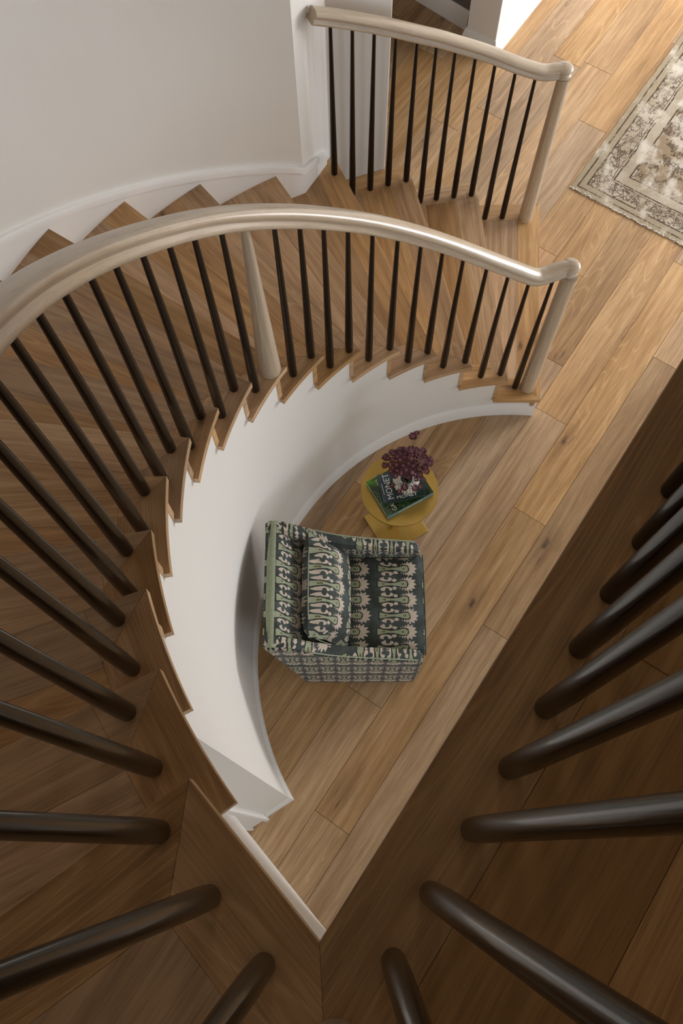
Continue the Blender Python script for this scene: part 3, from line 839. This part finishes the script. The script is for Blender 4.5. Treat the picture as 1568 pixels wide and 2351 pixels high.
# ------------------------------------------------------------------ ikat fabric
def ikat():
    a = N('green_ikat_linen')
    uv = a.n('ShaderNodeUVMap', uv_map='UVMap').outputs[0]
    fuzz = a.n('ShaderNodeTexNoise'); fuzz.inputs['Scale'].default_value = 150.0; a.set(fuzz.inputs['Vector'], uv); fuzz.inputs['Detail'].default_value = 2.0
    fo = a.sep(fuzz.outputs['Color'])
    big = a.n('ShaderNodeTexNoise'); big.inputs['Scale'].default_value = 22.0; a.set(big.inputs['Vector'], uv); bo = a.sep(big.outputs['Color'])
    u, v, _ = a.sep(uv)
    u = a.M('ADD', a.M('ADD', u, a.M('MULTIPLY', a.M('SUBTRACT', fo[0], .5), .0085)), a.M('MULTIPLY', a.M('SUBTRACT', bo[0], .5), .010))
    v = a.M('ADD', a.M('ADD', v, a.M('MULTIPLY', a.M('SUBTRACT', fo[1], .5), .0045)), a.M('MULTIPLY', a.M('SUBTRACT', bo[1], .5), .006))
    u = a.M('MULTIPLY', u, .925)
    PU, PV = .185, .0660
    row = a.M('FLOOR', a.M('DIVIDE', v, PV))
    vl = a.M('SUBTRACT', a.M('MULTIPLY', a.M('FRACT', a.M('DIVIDE', v, PV)), PV), PV/2)
    sh = a.M('MULTIPLY', a.M('SINE', a.M('MULTIPLY', row, 2.4)), .004)
    ul = a.M('MULTIPLY', a.M('FRACT', a.M('DIVIDE', a.M('ADD', u, sh), PU)), PU)
    av = a.M('ABSOLUTE', vl)
    w_ = a.M('MULTIPLY', a.M('MINIMUM', a.M('POWER', a.M('DIVIDE', a.M('ABSOLUTE', a.M('SUBTRACT', ul, .062)), .045), 1.5), 1.0), .0085)
    g_ = a.M('SUBTRACT', av, a.M('ADD', w_, .0040))
    cx = a.M('SUBTRACT', ul, .1135)
    capd = a.M('SUBTRACT', a.M('SQRT', a.M('ADD', a.M('MULTIPLY', cx, cx), a.M('MULTIPLY', av, av))), .0155)
    bodyd = a.M('MAXIMUM', g_, a.M('MAXIMUM', a.M('SUBTRACT', ul, .1135), a.M('SUBTRACT', .012, ul)))
    gd_ = a.M('MINIMUM', bodyd, a.M('MAXIMUM', capd, a.M('SUBTRACT', av, .0125)))
    green = a.sstep(gd_, .0006, -.0006)
    ol = a.sstep(gd_, .0052, .0040)
    # beige corona
    cx2 = a.M('SUBTRACT', ul, .118)
    th = a.M('ARCTAN2', av, cx2)
    rad = a.M('SQRT', a.M('ADD', a.M('MULTIPLY', cx2, cx2), a.M('MULTIPLY', av, av)))
    spike = a.M('ABSOLUTE', a.M('SUBTRACT', a.M('MULTIPLY', a.M('FRACT', a.M('MULTIPLY', th, 2.55)), 2.0), 1.0))
    Rr = a.M('ADD', a.M('ADD', .0165, a.M('MULTIPLY', a.M('POWER', spike, 1.1), .0125)), a.M('MULTIPLY', a.M('MAXIMUM', a.M('COSINE', th), 0.0), .020))
    cor = a.M('MULTIPLY', a.sstep(a.M('SUBTRACT', rad, Rr), .0010, -.0010), a.M('GREATER_THAN', ul, .088))
    def ell(c0, c1, rx, ry):
        ex = a.M('DIVIDE', a.M('SUBTRACT', ul, c0), rx); ey = a.M('DIVIDE', a.M('SUBTRACT', av, c1), ry)
        return a.M('SUBTRACT', a.M('SQRT', a.M('ADD', a.M('MULTIPLY', ex, ex), a.M('MULTIPLY', ey, ey))), 1.0)
    l1 = a.sstep(ell(.045, .0215, .024, .0095), .06, -.06); l1c = a.sstep(ell(.047, .0285, .0095, .0115), .06, -.06)
    l2 = a.sstep(ell(.078, .0165, .0085, .0065), .06, -.06)
    beige = a.M('MAXIMUM', cor, a.M('MAXIMUM', a.M('MULTIPLY', l1, a.M('SUBTRACT', 1.0, l1c)), l2))
    eye = a.M('MAXIMUM', a.sstep(ell(.1105, 0, .0052, .0040), .1, -.1), a.sstep(ell(.0345, 0, .0056, .0034), .1, -.1))
    eyeb = a.M('MAXIMUM', a.sstep(ell(.1105, 0, .0026, .0020), .1, -.1), a.sstep(ell(.0345, 0, .0026, .0016), .1, -.1))
    dkn = a.noise(uv, 9.0, 4.0, .6)
    dkc = a.mix(a.sstep(dkn, .35, .70), (.020, .024, .020), (.070, .088, .088))
    th1 = a.noise(a.xyz(a.M('MULTIPLY', u, 200.0), a.M('MULTIPLY', v, 900.0)), 1.0, 2.0)
    dkc = a.mix(a.M('MULTIPLY', th1, .35), dkc, (.085, .10, .09))
    bgc = a.mix(a.noise(uv, 60.0, 3.0), (.43, .355, .285), (.61, .535, .455))
    grc = a.mix(a.noise(uv, 45.0, 3.0), (.235, .27, .175), (.355, .38, .275))
    c = a.mix(beige, dkc, bgc)
    c = a.mix(ol, c, (.030, .036, .026)); c = a.mix(green, c, grc)
    c = a.mix(eye, c, (.05, .045, .02)); c = a.mix(eyeb, c, (.32, .24, .06))
    a.bump(a.noise(a.xyz(a.M('MULTIPLY', u, 900.0), a.M('MULTIPLY', v, 900.0)), 1.0, 1.0), .25, .001)
    return a.out(c, .85, Specular_IOR_Level=.15, Sheen_Weight=.15)
M_IKAT = ikat()
def uv_map(bm, fn):
    uvl = uvlay(bm)
    bm.normal_update()
    for f in bm.faces:
        for lp in f.loops: lp[uvl].uv = fn(lp.vert.co, f.normal)
V0 = .918-.066/2                      # row centring across the chair
def fn_front(co, n):
    if abs(n.y) > .75: return (-co.z+.03, co.x)
    return (co.x-co.z+.353, co.y-V0)
def fn_arm(c0, side):
    def f(co, n):
        if abs(n.x) > .8: return (-co.z*1.0+.06+.10, co.y-V0)
        return (-co.z+.16+abs(co.y-c0)*1.0, co.x)
    return f
def extrude_y(prof, y0, y1):
    bm = bmesh.new()
    a = [bm.verts.new((x, y0, z)) for x, z in prof]; b = [bm.verts.new((x, y1, z)) for x, z in prof]; n = len(prof)
    bm.faces.new(a); bm.faces.new(b[::-1])
    for i in range(n): bm.faces.new((a[i], b[i], b[(i+1) % n], a[(i+1) % n]))
    bmesh.ops.recalc_face_normals(bm, faces=bm.faces); return bm
chair = thing('armchair', 'small armchair in dark green and beige ikat fabric standing inside the curve of the stair', 'armchair', (0, .905, 0))
def ch(o): o.parent = chair; o.matrix_parent_inverse = Matrix.Translation((0, -.905, 0)); return o
def subdiv_long(bm, cuts=2):
    bmesh.ops.subdivide_edges(bm, edges=[e for e in bm.edges if e.calc_length() > .05], cuts=cuts, use_grid_fill=True)
Y0, Y1 = .655, 1.155; AT = .050
armp = [(-.200, .012), (.262, .012), (.278, .03), (.282, .20), (.282, .40)]
for t in range(0, 5):
    a_ = t/4*PI/2; armp.append((.282-.075*(1-math.cos(a_)), .455+.055*math.sin(a_)))
armp += [(.14, .527), (.06, .548), (-.02, .575), (-.09, .610), (-.15, .655), (-.205, .705), (-.262, .750), (-.315, .762), (-.330, .748), (-.318, .690), (-.285, .50), (-.255, .32), (-.228, .15), (-.212, .05)]
for nm, ya, yb, c0 in (('near', Y0, Y0+AT, Y0+AT), ('far', Y1-AT, Y1, Y1-AT)):
    bm = extrude_y(armp, ya, yb)
    # flare the top outwards a little and taper plan towards the back
    for v in bm.verts: 
        if v.co.z > .3: pass
    bmesh.ops.bevel(bm, geom=[e for e in bm.edges if abs(e.verts[0].co.y-e.verts[1].co.y) < 1e-6], offset=.010, segments=3, affect='EDGES')
    for v in bm.verts:
        s = -1 if nm == 'near' else 1
        t = max(0, min(1, (v.co.z-.25)/.35)); v.co.y += s*(-.004)*0
    uv_map(bm, fn_arm(c0, 0))
    ch(bm_obj('arm', bm, M_IKAT, chair, 50))
# seat base between the arms
bm = bmesh.new(); box(bm, (-.20, Y0+AT-.004, .012), (.262, Y1-AT+.004, .315)); bmesh.ops.bevel(bm, geom=bm.edges[:], offset=.010, segments=2, affect='EDGES')
uv_map(bm, fn_front); ch(bm_obj('seat_base', bm, M_IKAT, chair, 50))
# seat cushion (T shape in front of arms)
def cushion(lo, hi, r, crown, nx=14, ny=14, nz=5):
    bm = bmesh.new(); bmesh.ops.create_cube(bm, size=2)
    bmesh.ops.subdivide_edges(bm, edges=bm.edges[:], cuts=11, use_grid_fill=True)
    c = [(a+b)/2 for a, b in zip(lo, hi)]; s = [(b-a)/2 for a, b in zip(lo, hi)]
    for v in bm.verts:
        p = Vector(v.co); q = Vector((p.x*s[0], p.y*s[1], p.z*s[2]))
        inn_ = Vector([max(-s[i]+r, min(s[i]-r, q[i])) for i in range(3)]); dlt = q-inn_
        if dlt.length > 1e-9: q = inn_+dlt.normalized()*r*min(1, dlt.length/r*1.0 if dlt.length < r else 1)
        q.z += crown*(1 if p.z > 0 else -.3)*(1-p.x**2)*(1-p.y**2)*(abs(p.z))
        v.co = q+Vector(c)
    return bm
bm = cushion((-.15, Y0+AT-.002, .315), (.297, Y1-AT+.002, .440), .022, .012)
for v in bm.verts:
    if v.co.x > .262:
        t = (v.co.x-.262)/.03; v.co.y += (v.co.y-.905)*.075*min(1, t*1.5)
uv_map(bm, fn_front); ch(bm_obj('seat_cushion', bm, M_IKAT, chair, 60))
# welt along the cushion front/top
def tube(path, r, seg=8):
    bm = bmesh.new(); rings = []
    for i, p in enumerate(path):
        t = (path[min(i+1, len(path)-1)]-path[max(i-1, 0)]).normalized(); a_ = t.orthogonal().normalized() if abs(t.z) > .95 else t.cross(Vector((0, 0, 1))).normalized(); b_ = t.cross(a_)
        rings.append([bm.verts.new(p+(a_*math.cos(2*PI*j/seg)+b_*math.sin(2*PI*j/seg))*r) for j in range(seg)])
    for a_, b_ in zip(rings[:-1], rings[1:]):
        for j in range(seg): bm.faces.new((a_[j], a_[(j+1) % seg], b_[(j+1) % seg], b_[j]))
    bm.faces.new(rings[0]); bm.faces.new(rings[-1][::-1]); bmesh.ops.recalc_face_normals(bm, faces=bm.faces)
    return bm
M_WELT = plain('pale_green_welt', (.30, .35, .25), .8)
M_WELTD = plain('dark_welt', (.06, .075, .065), .8)
for y_, s in ((Y0-.0005, -1), (Y1+.0005, 1)):
    pp = [Vector((x, y_+s*-.006, z+.001)) for x, z in armp[7:-9]]
    ch(bm_obj('welt', tube(catmull(pp, 2), .0028), M_WELT, chair, 60, 'pale green welt along the arm'))
ch(bm_obj('welt', tube([Vector((.296, Y0+AT-.010, .424)), Vector((.2985, .80, .427)), Vector((.2985, 1.0, .427)), Vector((.296, Y1-AT+.010, .424))], .0028), M_WELTD, chair, 60))
# backrest : raked slab between the arm tops
backp = [(-.115, .43), (-.150, .52), (-.200, .62), (-.245, .70), (-.268, .745), (-.285, .760), (-.310, .764), (-.328, .752), (-.318, .690), (-.285, .50), (-.255, .32), (-.228, .15), (-.205, .02), (-.15, .02), (-.13, .3)]
bm = extrude_y(backp, Y0+.020, Y1-.020)
def fn_back(co, n): 
    if abs(n.y) > .75: return (-co.z, co.x)
    # pattern runs down the front face, green band along the top roll
    s = (.764-co.z)*1.05 if co.x > -.30 or co.z > .75 else -(.764-co.z)
    return (s+.012-.005, co.y-V0)
uv_map(bm, fn_back); 
ch(bm_obj('backrest', bm, M_IKAT, chair, 40))
bm = tube([Vector((-.300, Y0+.006, .762)), Vector((-.302, .80, .765)), Vector((-.302, 1.0, .765)), Vector((-.300, Y1-.006, .762))], .020, 14)
for v in bm.verts: v.co.z = .748+(v.co.z-.764)*.95
M_BAND = N('pale_green_band'); 
_g = M_BAND.n('ShaderNodeTexCoord').outputs['Object']
M_BAND = M_BAND.out(M_BAND.mix(M_BAND.noise(_g, 120.0, 4.0), (.17, .205, .12), (.37, .40, .28)), .85)
ch(bm_obj('top_roll', bm, M_BAND, chair, 60, 'pale green roll along the top of the back'))

# throw pillow
pil = bmesh.new(); bmesh.ops.create_cube(pil, size=2); bmesh.ops.subdivide_edges(pil, edges=pil.edges[:], cuts=13, use_grid_fill=True)
sx, sy, sz = .138, .212, .066            # height, width, thickness (local x up, y wide, z thick)
for v in pil.verts:
    x, y, z = v.co
    edge = (1-abs(x)**3.2)**.42*(1-abs(y)**3.2)**.42 if abs(x) < 1 and abs(y) < 1 else 0
    px = x*sx*(1-.07*(1-abs(y))**1*abs(x)); py = y*sy*(1-.07*(1-abs(x))*abs(y))
    v.co = Vector((px, py, math.copysign(1, z)*sz*edge*abs(z) if abs(z) > .99 else z*sz*edge))
uv_map(pil, lambda co, n: ((-co.x+.152) if n.z >= 0 else (co.x+.05), co.y-.033))
th_ = math.radians(58)
pb = bm_obj('pillow_cover', pil, M_IKAT, None, 80)
pillow = thing('throw_pillow', 'ikat throw pillow leaning on the back of the armchair', 'pillow', (-.098, .925, .565))
pb.parent = pillow
pb.rotation_euler = (0, -math.radians(62)+PI*0, 0)
# local x (up) -> tilt: rotate so that +x points up/back, +z points to the front/up
pb.rotation_euler = (0, 0, 0)
up_ = Vector((-.50, 0, .866)).normalized(); nrm_ = Vector((.866, 0, .50)).normalized(); yy = nrm_.cross(up_)
Rm = Matrix((up_, yy, nrm_)).transposed().to_4x4(); pb.matrix_local = Rm
pp = []
for i in range(61):
    a_ = 2*PI*i/60; x = math.copysign(abs(math.cos(a_))**.45, math.cos(a_)); y = math.copysign(abs(math.sin(a_))**.45, math.sin(a_))
    pp.append(Vector((x*sx*.985, y*sy*.985, 0)))
wl = bm_obj('piping', tube(pp, .0026, 6), M_WELT, pillow, 60, 'pale green piping'); wl.matrix_local = Rm

# ------------------------------------------------------------------ side table
def brass():
    a = N('brushed_brass')
    g_ = a.n('ShaderNodeTexCoord').outputs['Object']; x, y, z = a.sep(g_)
    s = a.noise(a.xyz(a.M('MULTIPLY', x, 6.0), a.M('MULTIPLY', y, 160.0), a.M('MULTIPLY', z, 30.0)), 1.0, 3.0)
    b = a.noise(g_, 9.0, 4.0)
    c = a.mix(b, (.50, .325, .075), (.62, .43, .13))
    return a.out(c, a.M('ADD', .34, a.M('MULTIPLY', s, .12)), Metallic=.88)
M_BRASS = brass()
tc = V2(.204, 1.379)
table = thing('side_table', 'round brushed brass pedestal side table beside the armchair', 'side table', (tc.x, tc.y, 0))
bm = bmesh.new(); lathe(bm, [(.155, .488), (.1612, .489), (.1620, .4905), (.1620, .4985), (.1612, .500), (.155, .5002)], 0, 0, 96)
bm_obj('tabletop', bm, M_BRASS, table, 30)
bm = bmesh.new(); box(bm, (-.0175, -.0175, .009), (.0175, .0175, .489)); o = bm_obj('pedestal', bm, M_BRASS, table); bevel(o, .001); o.location = (.199-tc.x-.000, 1.379-tc.y+.018, 0); o.rotation_euler = (0, 0, math.radians(30))
bm = bmesh.new(); box(bm, (-.1125, -.1075, .0), (.1125, .1075, .010)); o = bm_obj('base_plate', bm, M_BRASS, table); bevel(o, .0012); o.location = (.211-tc.x, 1.399-tc.y, .0005); o.rotation_euler = (0, 0, math.radians(30))

# books
def text_mesh(name, s, size, mat, parent, M, sx=1.0, bold=0.0):
    cu = bpy.data.curves.new(name, 'FONT'); cu.body = s; cu.size = size; cu.align_x = 'CENTER'; cu.align_y = 'CENTER'; cu.extrude = .0002; cu.offset = bold; cu.resolution_u = 3
    to = bpy.data.objects.new('tmp', cu); COL.objects.link(to)
    dg = bpy.context.evaluated_depsgraph_get(); me = bpy.data.meshes.new_from_object(to.evaluated_get(dg))
    bpy.data.objects.remove(to)
    o = obj(name, me, mat, parent); o.matrix_local = M @ Matrix.Diagonal((sx, 1, 1, 1))
    return o
def garden():
    a = N('garden_photo_cover'); g_ = a.n('ShaderNodeTexCoord').outputs['Object']; x, y, z = a.sep(g_)
    f = a.noise(g_, 95.0, 5.0, .75); b = a.noise(g_, 16.0, 3.0)
    c = a.ramp(f, [(.38, (.004, .010, .004)), (.52, (.020, .055, .012)), (.66, (.11, .22, .05)), (.8, (.40, .48, .25))])
    c2 = a.ramp(a.noise(g_, 40.0, 3.0), [(.35, (.03, .12, .008)), (.6, (.10, .32, .02)), (.8, (.25, .45, .12))])
    edge = a.sstep(a.M('ADD', y, a.M('MULTIPLY', b, .03)), .055, .085)
    c = a.mix(edge, c, c2)
    c = a.mix(a.M('MULTIPLY', a.sstep(b, .5, .62), .75), c, (.006, .012, .008))
    return a.out(c, .3)
def monet():
    a = N('pond_painting_cover'); g_ = a.n('ShaderNodeTexCoord').outputs['Object']; x, y, z = a.sep(g_)
    f = a.noise(a.xyz(a.M('MULTIPLY', x, 40.0), a.M('MULTIPLY', y, 90.0)), 1.0, 4.0, .7)
    c = a.ramp(f, [(.3, (.004, .010, .012)), (.5, (.012, .034, .036)), (.68, (.05, .085, .075)), (.85, (.14, .16, .16))])
    bl = a.sstep(x, -.034, -.037)
    c = a.mix(bl, c, a.mix(f, (.012, .024, .04), (.07, .105, .13)))
    def blob(cx, cy, rx, ry, col, c):
        ex = a.M('DIVIDE', a.M('SUBTRACT', x, cx), rx); ey = a.M('DIVIDE', a.M('SUBTRACT', y, cy), ry)
        d_ = a.M('ADD', a.M('SQRT', a.M('ADD', a.M('MULTIPLY', ex, ex), a.M('MULTIPLY', ey, ey))), a.M('MULTIPLY', a.M('SUBTRACT', f, .5), 1.6))
        return a.mix(a.sstep(d_, 1.1, .8), c, col)
    c = blob(.008, -.032, .010, .010, (.62, .16, .03), c); c = blob(.034, -.030, .009, .010, (.70, .20, .04), c); c = blob(.006, -.034, .004, .005, (.8, .45, .08), c)
    c = blob(.060, .000, .010, .014, (.36, .32, .36), c); c = blob(.056, -.018, .008, .009, (.32, .36, .40), c)
    return a.out(c, .28)
M_PAGE = plain('page_block_paper', (.66, .62, .53), .8)
def make_book(name, label, c, size, thick, ang_, z, cov, spine_m, cname):
    b = thing(name, label, 'book', (c[0], c[1], z)); b.rotation_euler = (0, 0, ang_)
    w, h = size
    bm = bmesh.new(); t = .0022
    box(bm, (-w/2, -h/2, 0), (w/2, h/2, t)); box(bm, (-w/2, -h/2, thick-t), (w/2, h/2, thick))
    o = bm_obj('cover', bm, cov, b); bevel(o, .0006)
    bm = bmesh.new(); box(bm, (-w/2-.0005, -h/2-.001, .0), (w/2+.0003, -h/2+.003, thick)); o = bm_obj('spine', bm, spine_m, b, label=cname); bevel(o, .001)
    bm = bmesh.new(); box(bm, (-w/2+.003, -h/2+.0032, t), (w/2-.003, h/2-.003, thick-t)); bm_obj('page_block', bm, M_PAGE, b)
    return b
M_TXT = plain('cream_lettering', (.74, .72, .66), .6)
M_TEAL = plain('teal_cloth_spine', (.13, .22, .23), .5)
bc1 = V2((.061+.149+.342+.261)/4, (1.404+1.249+1.357+1.503)/4)
a1_ = math.atan2(.108, .193)
b1 = make_book('book', 'large green garden book with teal spine at the bottom of the stack', bc1, (.221, .178), .030, a1_, .5006, garden(), M_TEAL, 'teal spine')
text_mesh('title_lettering', 'GARDENTOPIA', .026, M_TXT, b1, Matrix.Translation((-.066, .0, .0305)) @ Matrix.Rotation(PI/2, 4, 'Z'), .90)
text_mesh('spine_lettering', 'GARDENTOPIA', .014, M_TXT, b1, Matrix.Translation((0, -.0903, .015)) @ Matrix.Rotation(PI/2, 4, 'X'), 1.2)
bc2 = V2((.115+.137+.3065+.271)/4, (1.426+1.300+1.338+1.454)/4)
a2_ = math.radians(12.5)
b2 = make_book('book', 'dark blue painting book with large white MONET title, on top of the green one', bc2, (.176, .128), .022, a2_, .5312, monet(), plain('dark_painted_spine', (.02, .045, .035), .4), 'dark spine')
text_mesh('title_lettering', 'MONET', .037, M_TXT, b2, Matrix.Translation((-.053, .004, .0223)) @ Matrix.Rotation(PI/2, 4, 'Z'), .90, .0)
text_mesh('subtitle_lettering', 'MONET', .020, M_TXT, b2, Matrix.Translation((.012, -.052, .0223)), 1.25)
bm = bmesh.new(); box(bm, (-.0785, -.028, .0222), (-.0765, .022, .0226)); bm_obj('cover_rule', bm, M_TXT, b2)

# vase: ribbed
vz = .5536
vase = thing('vase', 'white ribbed bowl vase standing on the books', 'vase', (.226, 1.378, vz))
bm = bmesh.new(); rings = []; ribs = 24; seg = ribs*6
prof = [(.018, 0), (.026, .002), (.038, .012), (.0475, .028), (.050, .042), (.0475, .055), (.040, .067), (.031, .075), (.028, .079), (.025, .079), (.024, .070), (.030, .055), (.030, .03), (.012, .012)]
for idx, (r, z) in enumerate(prof):
    ring = []
    amp = .0056*min(1, r/.04) if idx < 9 else 0
    for i in range(seg):
        a_ = 2*PI*i/seg; ph = (i % 6)/6
        rr = r-amp+amp*2*abs(math.sin(PI*ph))**.8
        ring.append(bm.verts.new((rr*math.cos(a_), rr*math.sin(a_), z)))
    rings.append(ring)
for a_, b_ in zip(rings[:-1], rings[1:]):
    for i in range(seg): bm.faces.new((a_[i], a_[(i+1) % seg], b_[(i+1) % seg], b_[i]))
bm.faces.new(rings[0][::-1]); bm.faces.new(rings[-1])
bm_obj('vase_body', bm, plain('matt_white_ceramic', (.70, .66, .59), .6), vase, 50)

# flowers
def fl_mat():
    a = N('burgundy_petals'); g_ = a.n('ShaderNodeTexCoord').outputs['Object']
    r_ = a.n('ShaderNodeObjectInfo').outputs['Random']
    c = a.mix(a.noise(g_, 160.0, 2.0), (.030, .004, .007), (.13, .022, .032))
    c = a.mix(a.M('MULTIPLY', r_, .35), c, (.17, .035, .07))
    return a.out(c, .6)
M_PET = fl_mat(); M_PET2 = plain('rosy_floret', (.24, .085, .12), .6); M_STEM = plain('dark_green_stem', (.03, .055, .018), .6)
hb = bmesh.new()
for i in range(16):               # ruff of pointed bracts
    a_ = 2*PI*i/16+random.uniform(-.1, .1); l_ = .0135*random.uniform(.88, 1.1); w_ = .0023
    d_ = Vector((math.cos(a_), math.sin(a_), 0)); s_ = Vector((-d_.y, d_.x, 0)); up_z = random.uniform(-.0015, .0015)
    p = [d_*.003, d_*l_*.6+s_*w_+Vector((0, 0, .002)), d_*l_+Vector((0, 0, .003+up_z)), d_*l_*.6-s_*w_+Vector((0, 0, .002))]
    t_ = [hb.verts.new(q) for q in p]; u_ = [hb.verts.new(q-Vector((0, 0, .0007))) for q in p]
    hb.faces.new(t_); hb.faces.new(u_[::-1])
    for j in range(4): hb.faces.new((t_[j], u_[j], u_[(j+1) % 4], t_[(j+1) % 4]))
me_head = bpy.data.meshes.new('flower_head'); hb.to_mesh(me_head); hb.free(); me_head.materials.append(M_PET)
db = bmesh.new()
bmesh.ops.create_icosphere(db, subdivisions=2, radius=.0034, matrix=Matrix.Translation((0, 0, .0028)))
for i in range(22):               # pin-like florets
    ph = i*2.39996; zz = 1-i/22*.95; rr = math.sqrt(1-zz*zz)
    d_ = Vector((rr*math.cos(ph), rr*math.sin(ph), zz))
    bmesh.ops.create_icosphere(db, subdivisions=1, radius=.0009, matrix=Matrix.Translation(d_*.0056+Vector((0, 0, .003))))
me_dome = bpy.data.meshes.new('floret_dome'); db.to_mesh(me_dome); db.free(); me_dome.materials.append(M_PET2)
heads = []
vc = Vector((.226, 1.378, vz+.078))
# stems: tips given as (dx, dy, dz) from the vase mouth
random.seed(21)
tips = []
for i in range(46):
    a_ = i*2.39996; r_ = .098*math.sqrt((i+.6)/46); 
    tips.append(Vector((r_*math.cos(a_)*1.0, r_*math.sin(a_)*.70+.030, .128-.9*r_*r_*10*.5-random.uniform(0, .02)+.0)))
tips += [Vector((.036, .135, .135)), Vector((.022, .128, .120)), Vector((-.010, -.045, .012)), Vector((.030, -.052, .018)), Vector((-.058, -.040, .020)), Vector((-.03, -.06, .0)), Vector((.066, -.02, .03)), Vector((.05, -.04, .01))]
groups = [tips[i:i+3] for i in range(0, len(tips), 3)]
for gi, tp in enumerate(groups):
    t = thing('flower_stem', 'burgundy pincushion flower stem in the white ribbed vase', 'flower', tuple(vc-Vector((0, 0, .03))), 'burgundy flowers in the ribbed vase')
    base = Vector((0, 0, 0)); mid = sum(tp, Vector())/len(tp)*.55+Vector((0, 0, .03))
    bm = None
    for j, q in enumerate(tp):
        q2 = q+Vector((0, 0, .03)); dr = (q2-mid).normalized()
        pth = catmull([Vector((q.x*.1, q.y*.1, -.01)), Vector((mid.x*.5, mid.y*.5, .030)), mid, q2-dr*.003], 3)
        sb = tube(pth, .0009, 5)
        bm_obj('stalk', sb, M_STEM, t, 60)
        s_ = random.uniform(1.05, 1.6)
        if gi == len(groups)-1 or j == 2 and random.random() < .3: s_ *= .7
        nn = (dr*.5+Vector((random.uniform(-.35, .35), random.uniform(-.5, .2), 1.0))).normalized()
        Mx = Matrix.Translation(q2) @ nn.to_track_quat('Z', 'Y').to_matrix().to_4x4() @ Matrix.Diagonal((s_, s_, s_, 1))
        ho = bpy.data.objects.new('flower_head', me_head); COL.objects.link(ho); ho.parent = t; ho.matrix_local = Mx
        do = bpy.data.objects.new('floret_dome', me_dome); COL.objects.link(do); do.parent = ho

# ------------------------------------------------------------------ lights
def area(name, loc, rot, sx, sy, power, col=(1, 1, 1), spread=PI):
    l = bpy.data.lights.new(name, 'AREA'); l.shape = 'RECTANGLE'; l.size = sx; l.size_y = sy; l.energy = power; l.color = col; l.spread = spread
    o = bpy.data.objects.new(name, l); COL.objects.link(o); o.location = loc; o.rotation_euler = rot
    return o
for i, ((y0, y1, z0_, z1_), pw) in enumerate(zip(wins, (13, 16, 195))):
    area('daylight_%d' % (i+1), (XR-.02, (y0+y1)/2, (z0_+z1_)/2), (0, math.radians(90), 0), z1_-z0_, y1-y0, pw, ((.78, .90, 1.0), (.86, .94, 1.0), (.98, .985, 1.0))[i])
area('daylight_4', (3.4, YF+.02, 1.275), (math.radians(90), 0, 0), 2.0, 2.05, 36, (.82, .92, 1.0))
area('stairwell_fill', (-.1, 3.3, 5.4), (math.radians(-12), 0, 0), 1.3, 1.0, 20, (1, .94, .84))  # added soft fill under the closed ceiling, brightens treads, landing and rail tops
w = bpy.data.worlds.new('world'); SC.world = w; w.use_nodes = True
w.node_tree.nodes['Background'].inputs[0].default_value = (.85, .93, 1, 1); w.node_tree.nodes['Background'].inputs[1].default_value = .6

# ------------------------------------------------------------------ camera
cam = bpy.data.cameras.new('camera'); co = bpy.data.objects.new('camera', cam); COL.objects.link(co); SC.camera = co
f_px = 2058.846
cam.sensor_fit = 'VERTICAL'; cam.sensor_height = 36.0; cam.sensor_width = 24.0; cam.lens = f_px*36/2351
cam.shift_x = (784-770.839)/2351; cam.shift_y = (1182.291-1175.5)/2351
cam.clip_start = .02
Xc = Vector((0.99983612, -0.00616074, -0.01702291)); Yc = Vector((0, -0.94031402, 0.34030802)); Dn = Vector((0.01810343, 0.34025225, 0.94015992))
R = Matrix((Xc, Yc, -Dn))            # rows: world axes in camera (x right, y down, z forward)
right = Vector((R[0][0], R[1][0], R[2][0])); down = Vector((R[0][1], R[1][1], R[2][1])); fwd = Vector((R[0][2], R[1][2], R[2][2]))
M4 = Matrix.Identity(4)
for i in range(3): M4[i][0] = right[i]; M4[i][1] = -down[i]; M4[i][2] = -fwd[i]
M4[2][3] = 4.002223
co.matrix_world = M4
SC.view_settings.view_transform = 'Standard'; SC.view_settings.look = 'None'; SC.view_settings.gamma = 1; SC.view_settings.exposure = 0.12
SC.view_settings.use_curve_mapping = False
SC.cycles.use_denoising = True
SC.cycles.max_bounces = 10; SC.cycles.diffuse_bounces = 6
SC.cycles.sample_clamp_indirect = 6
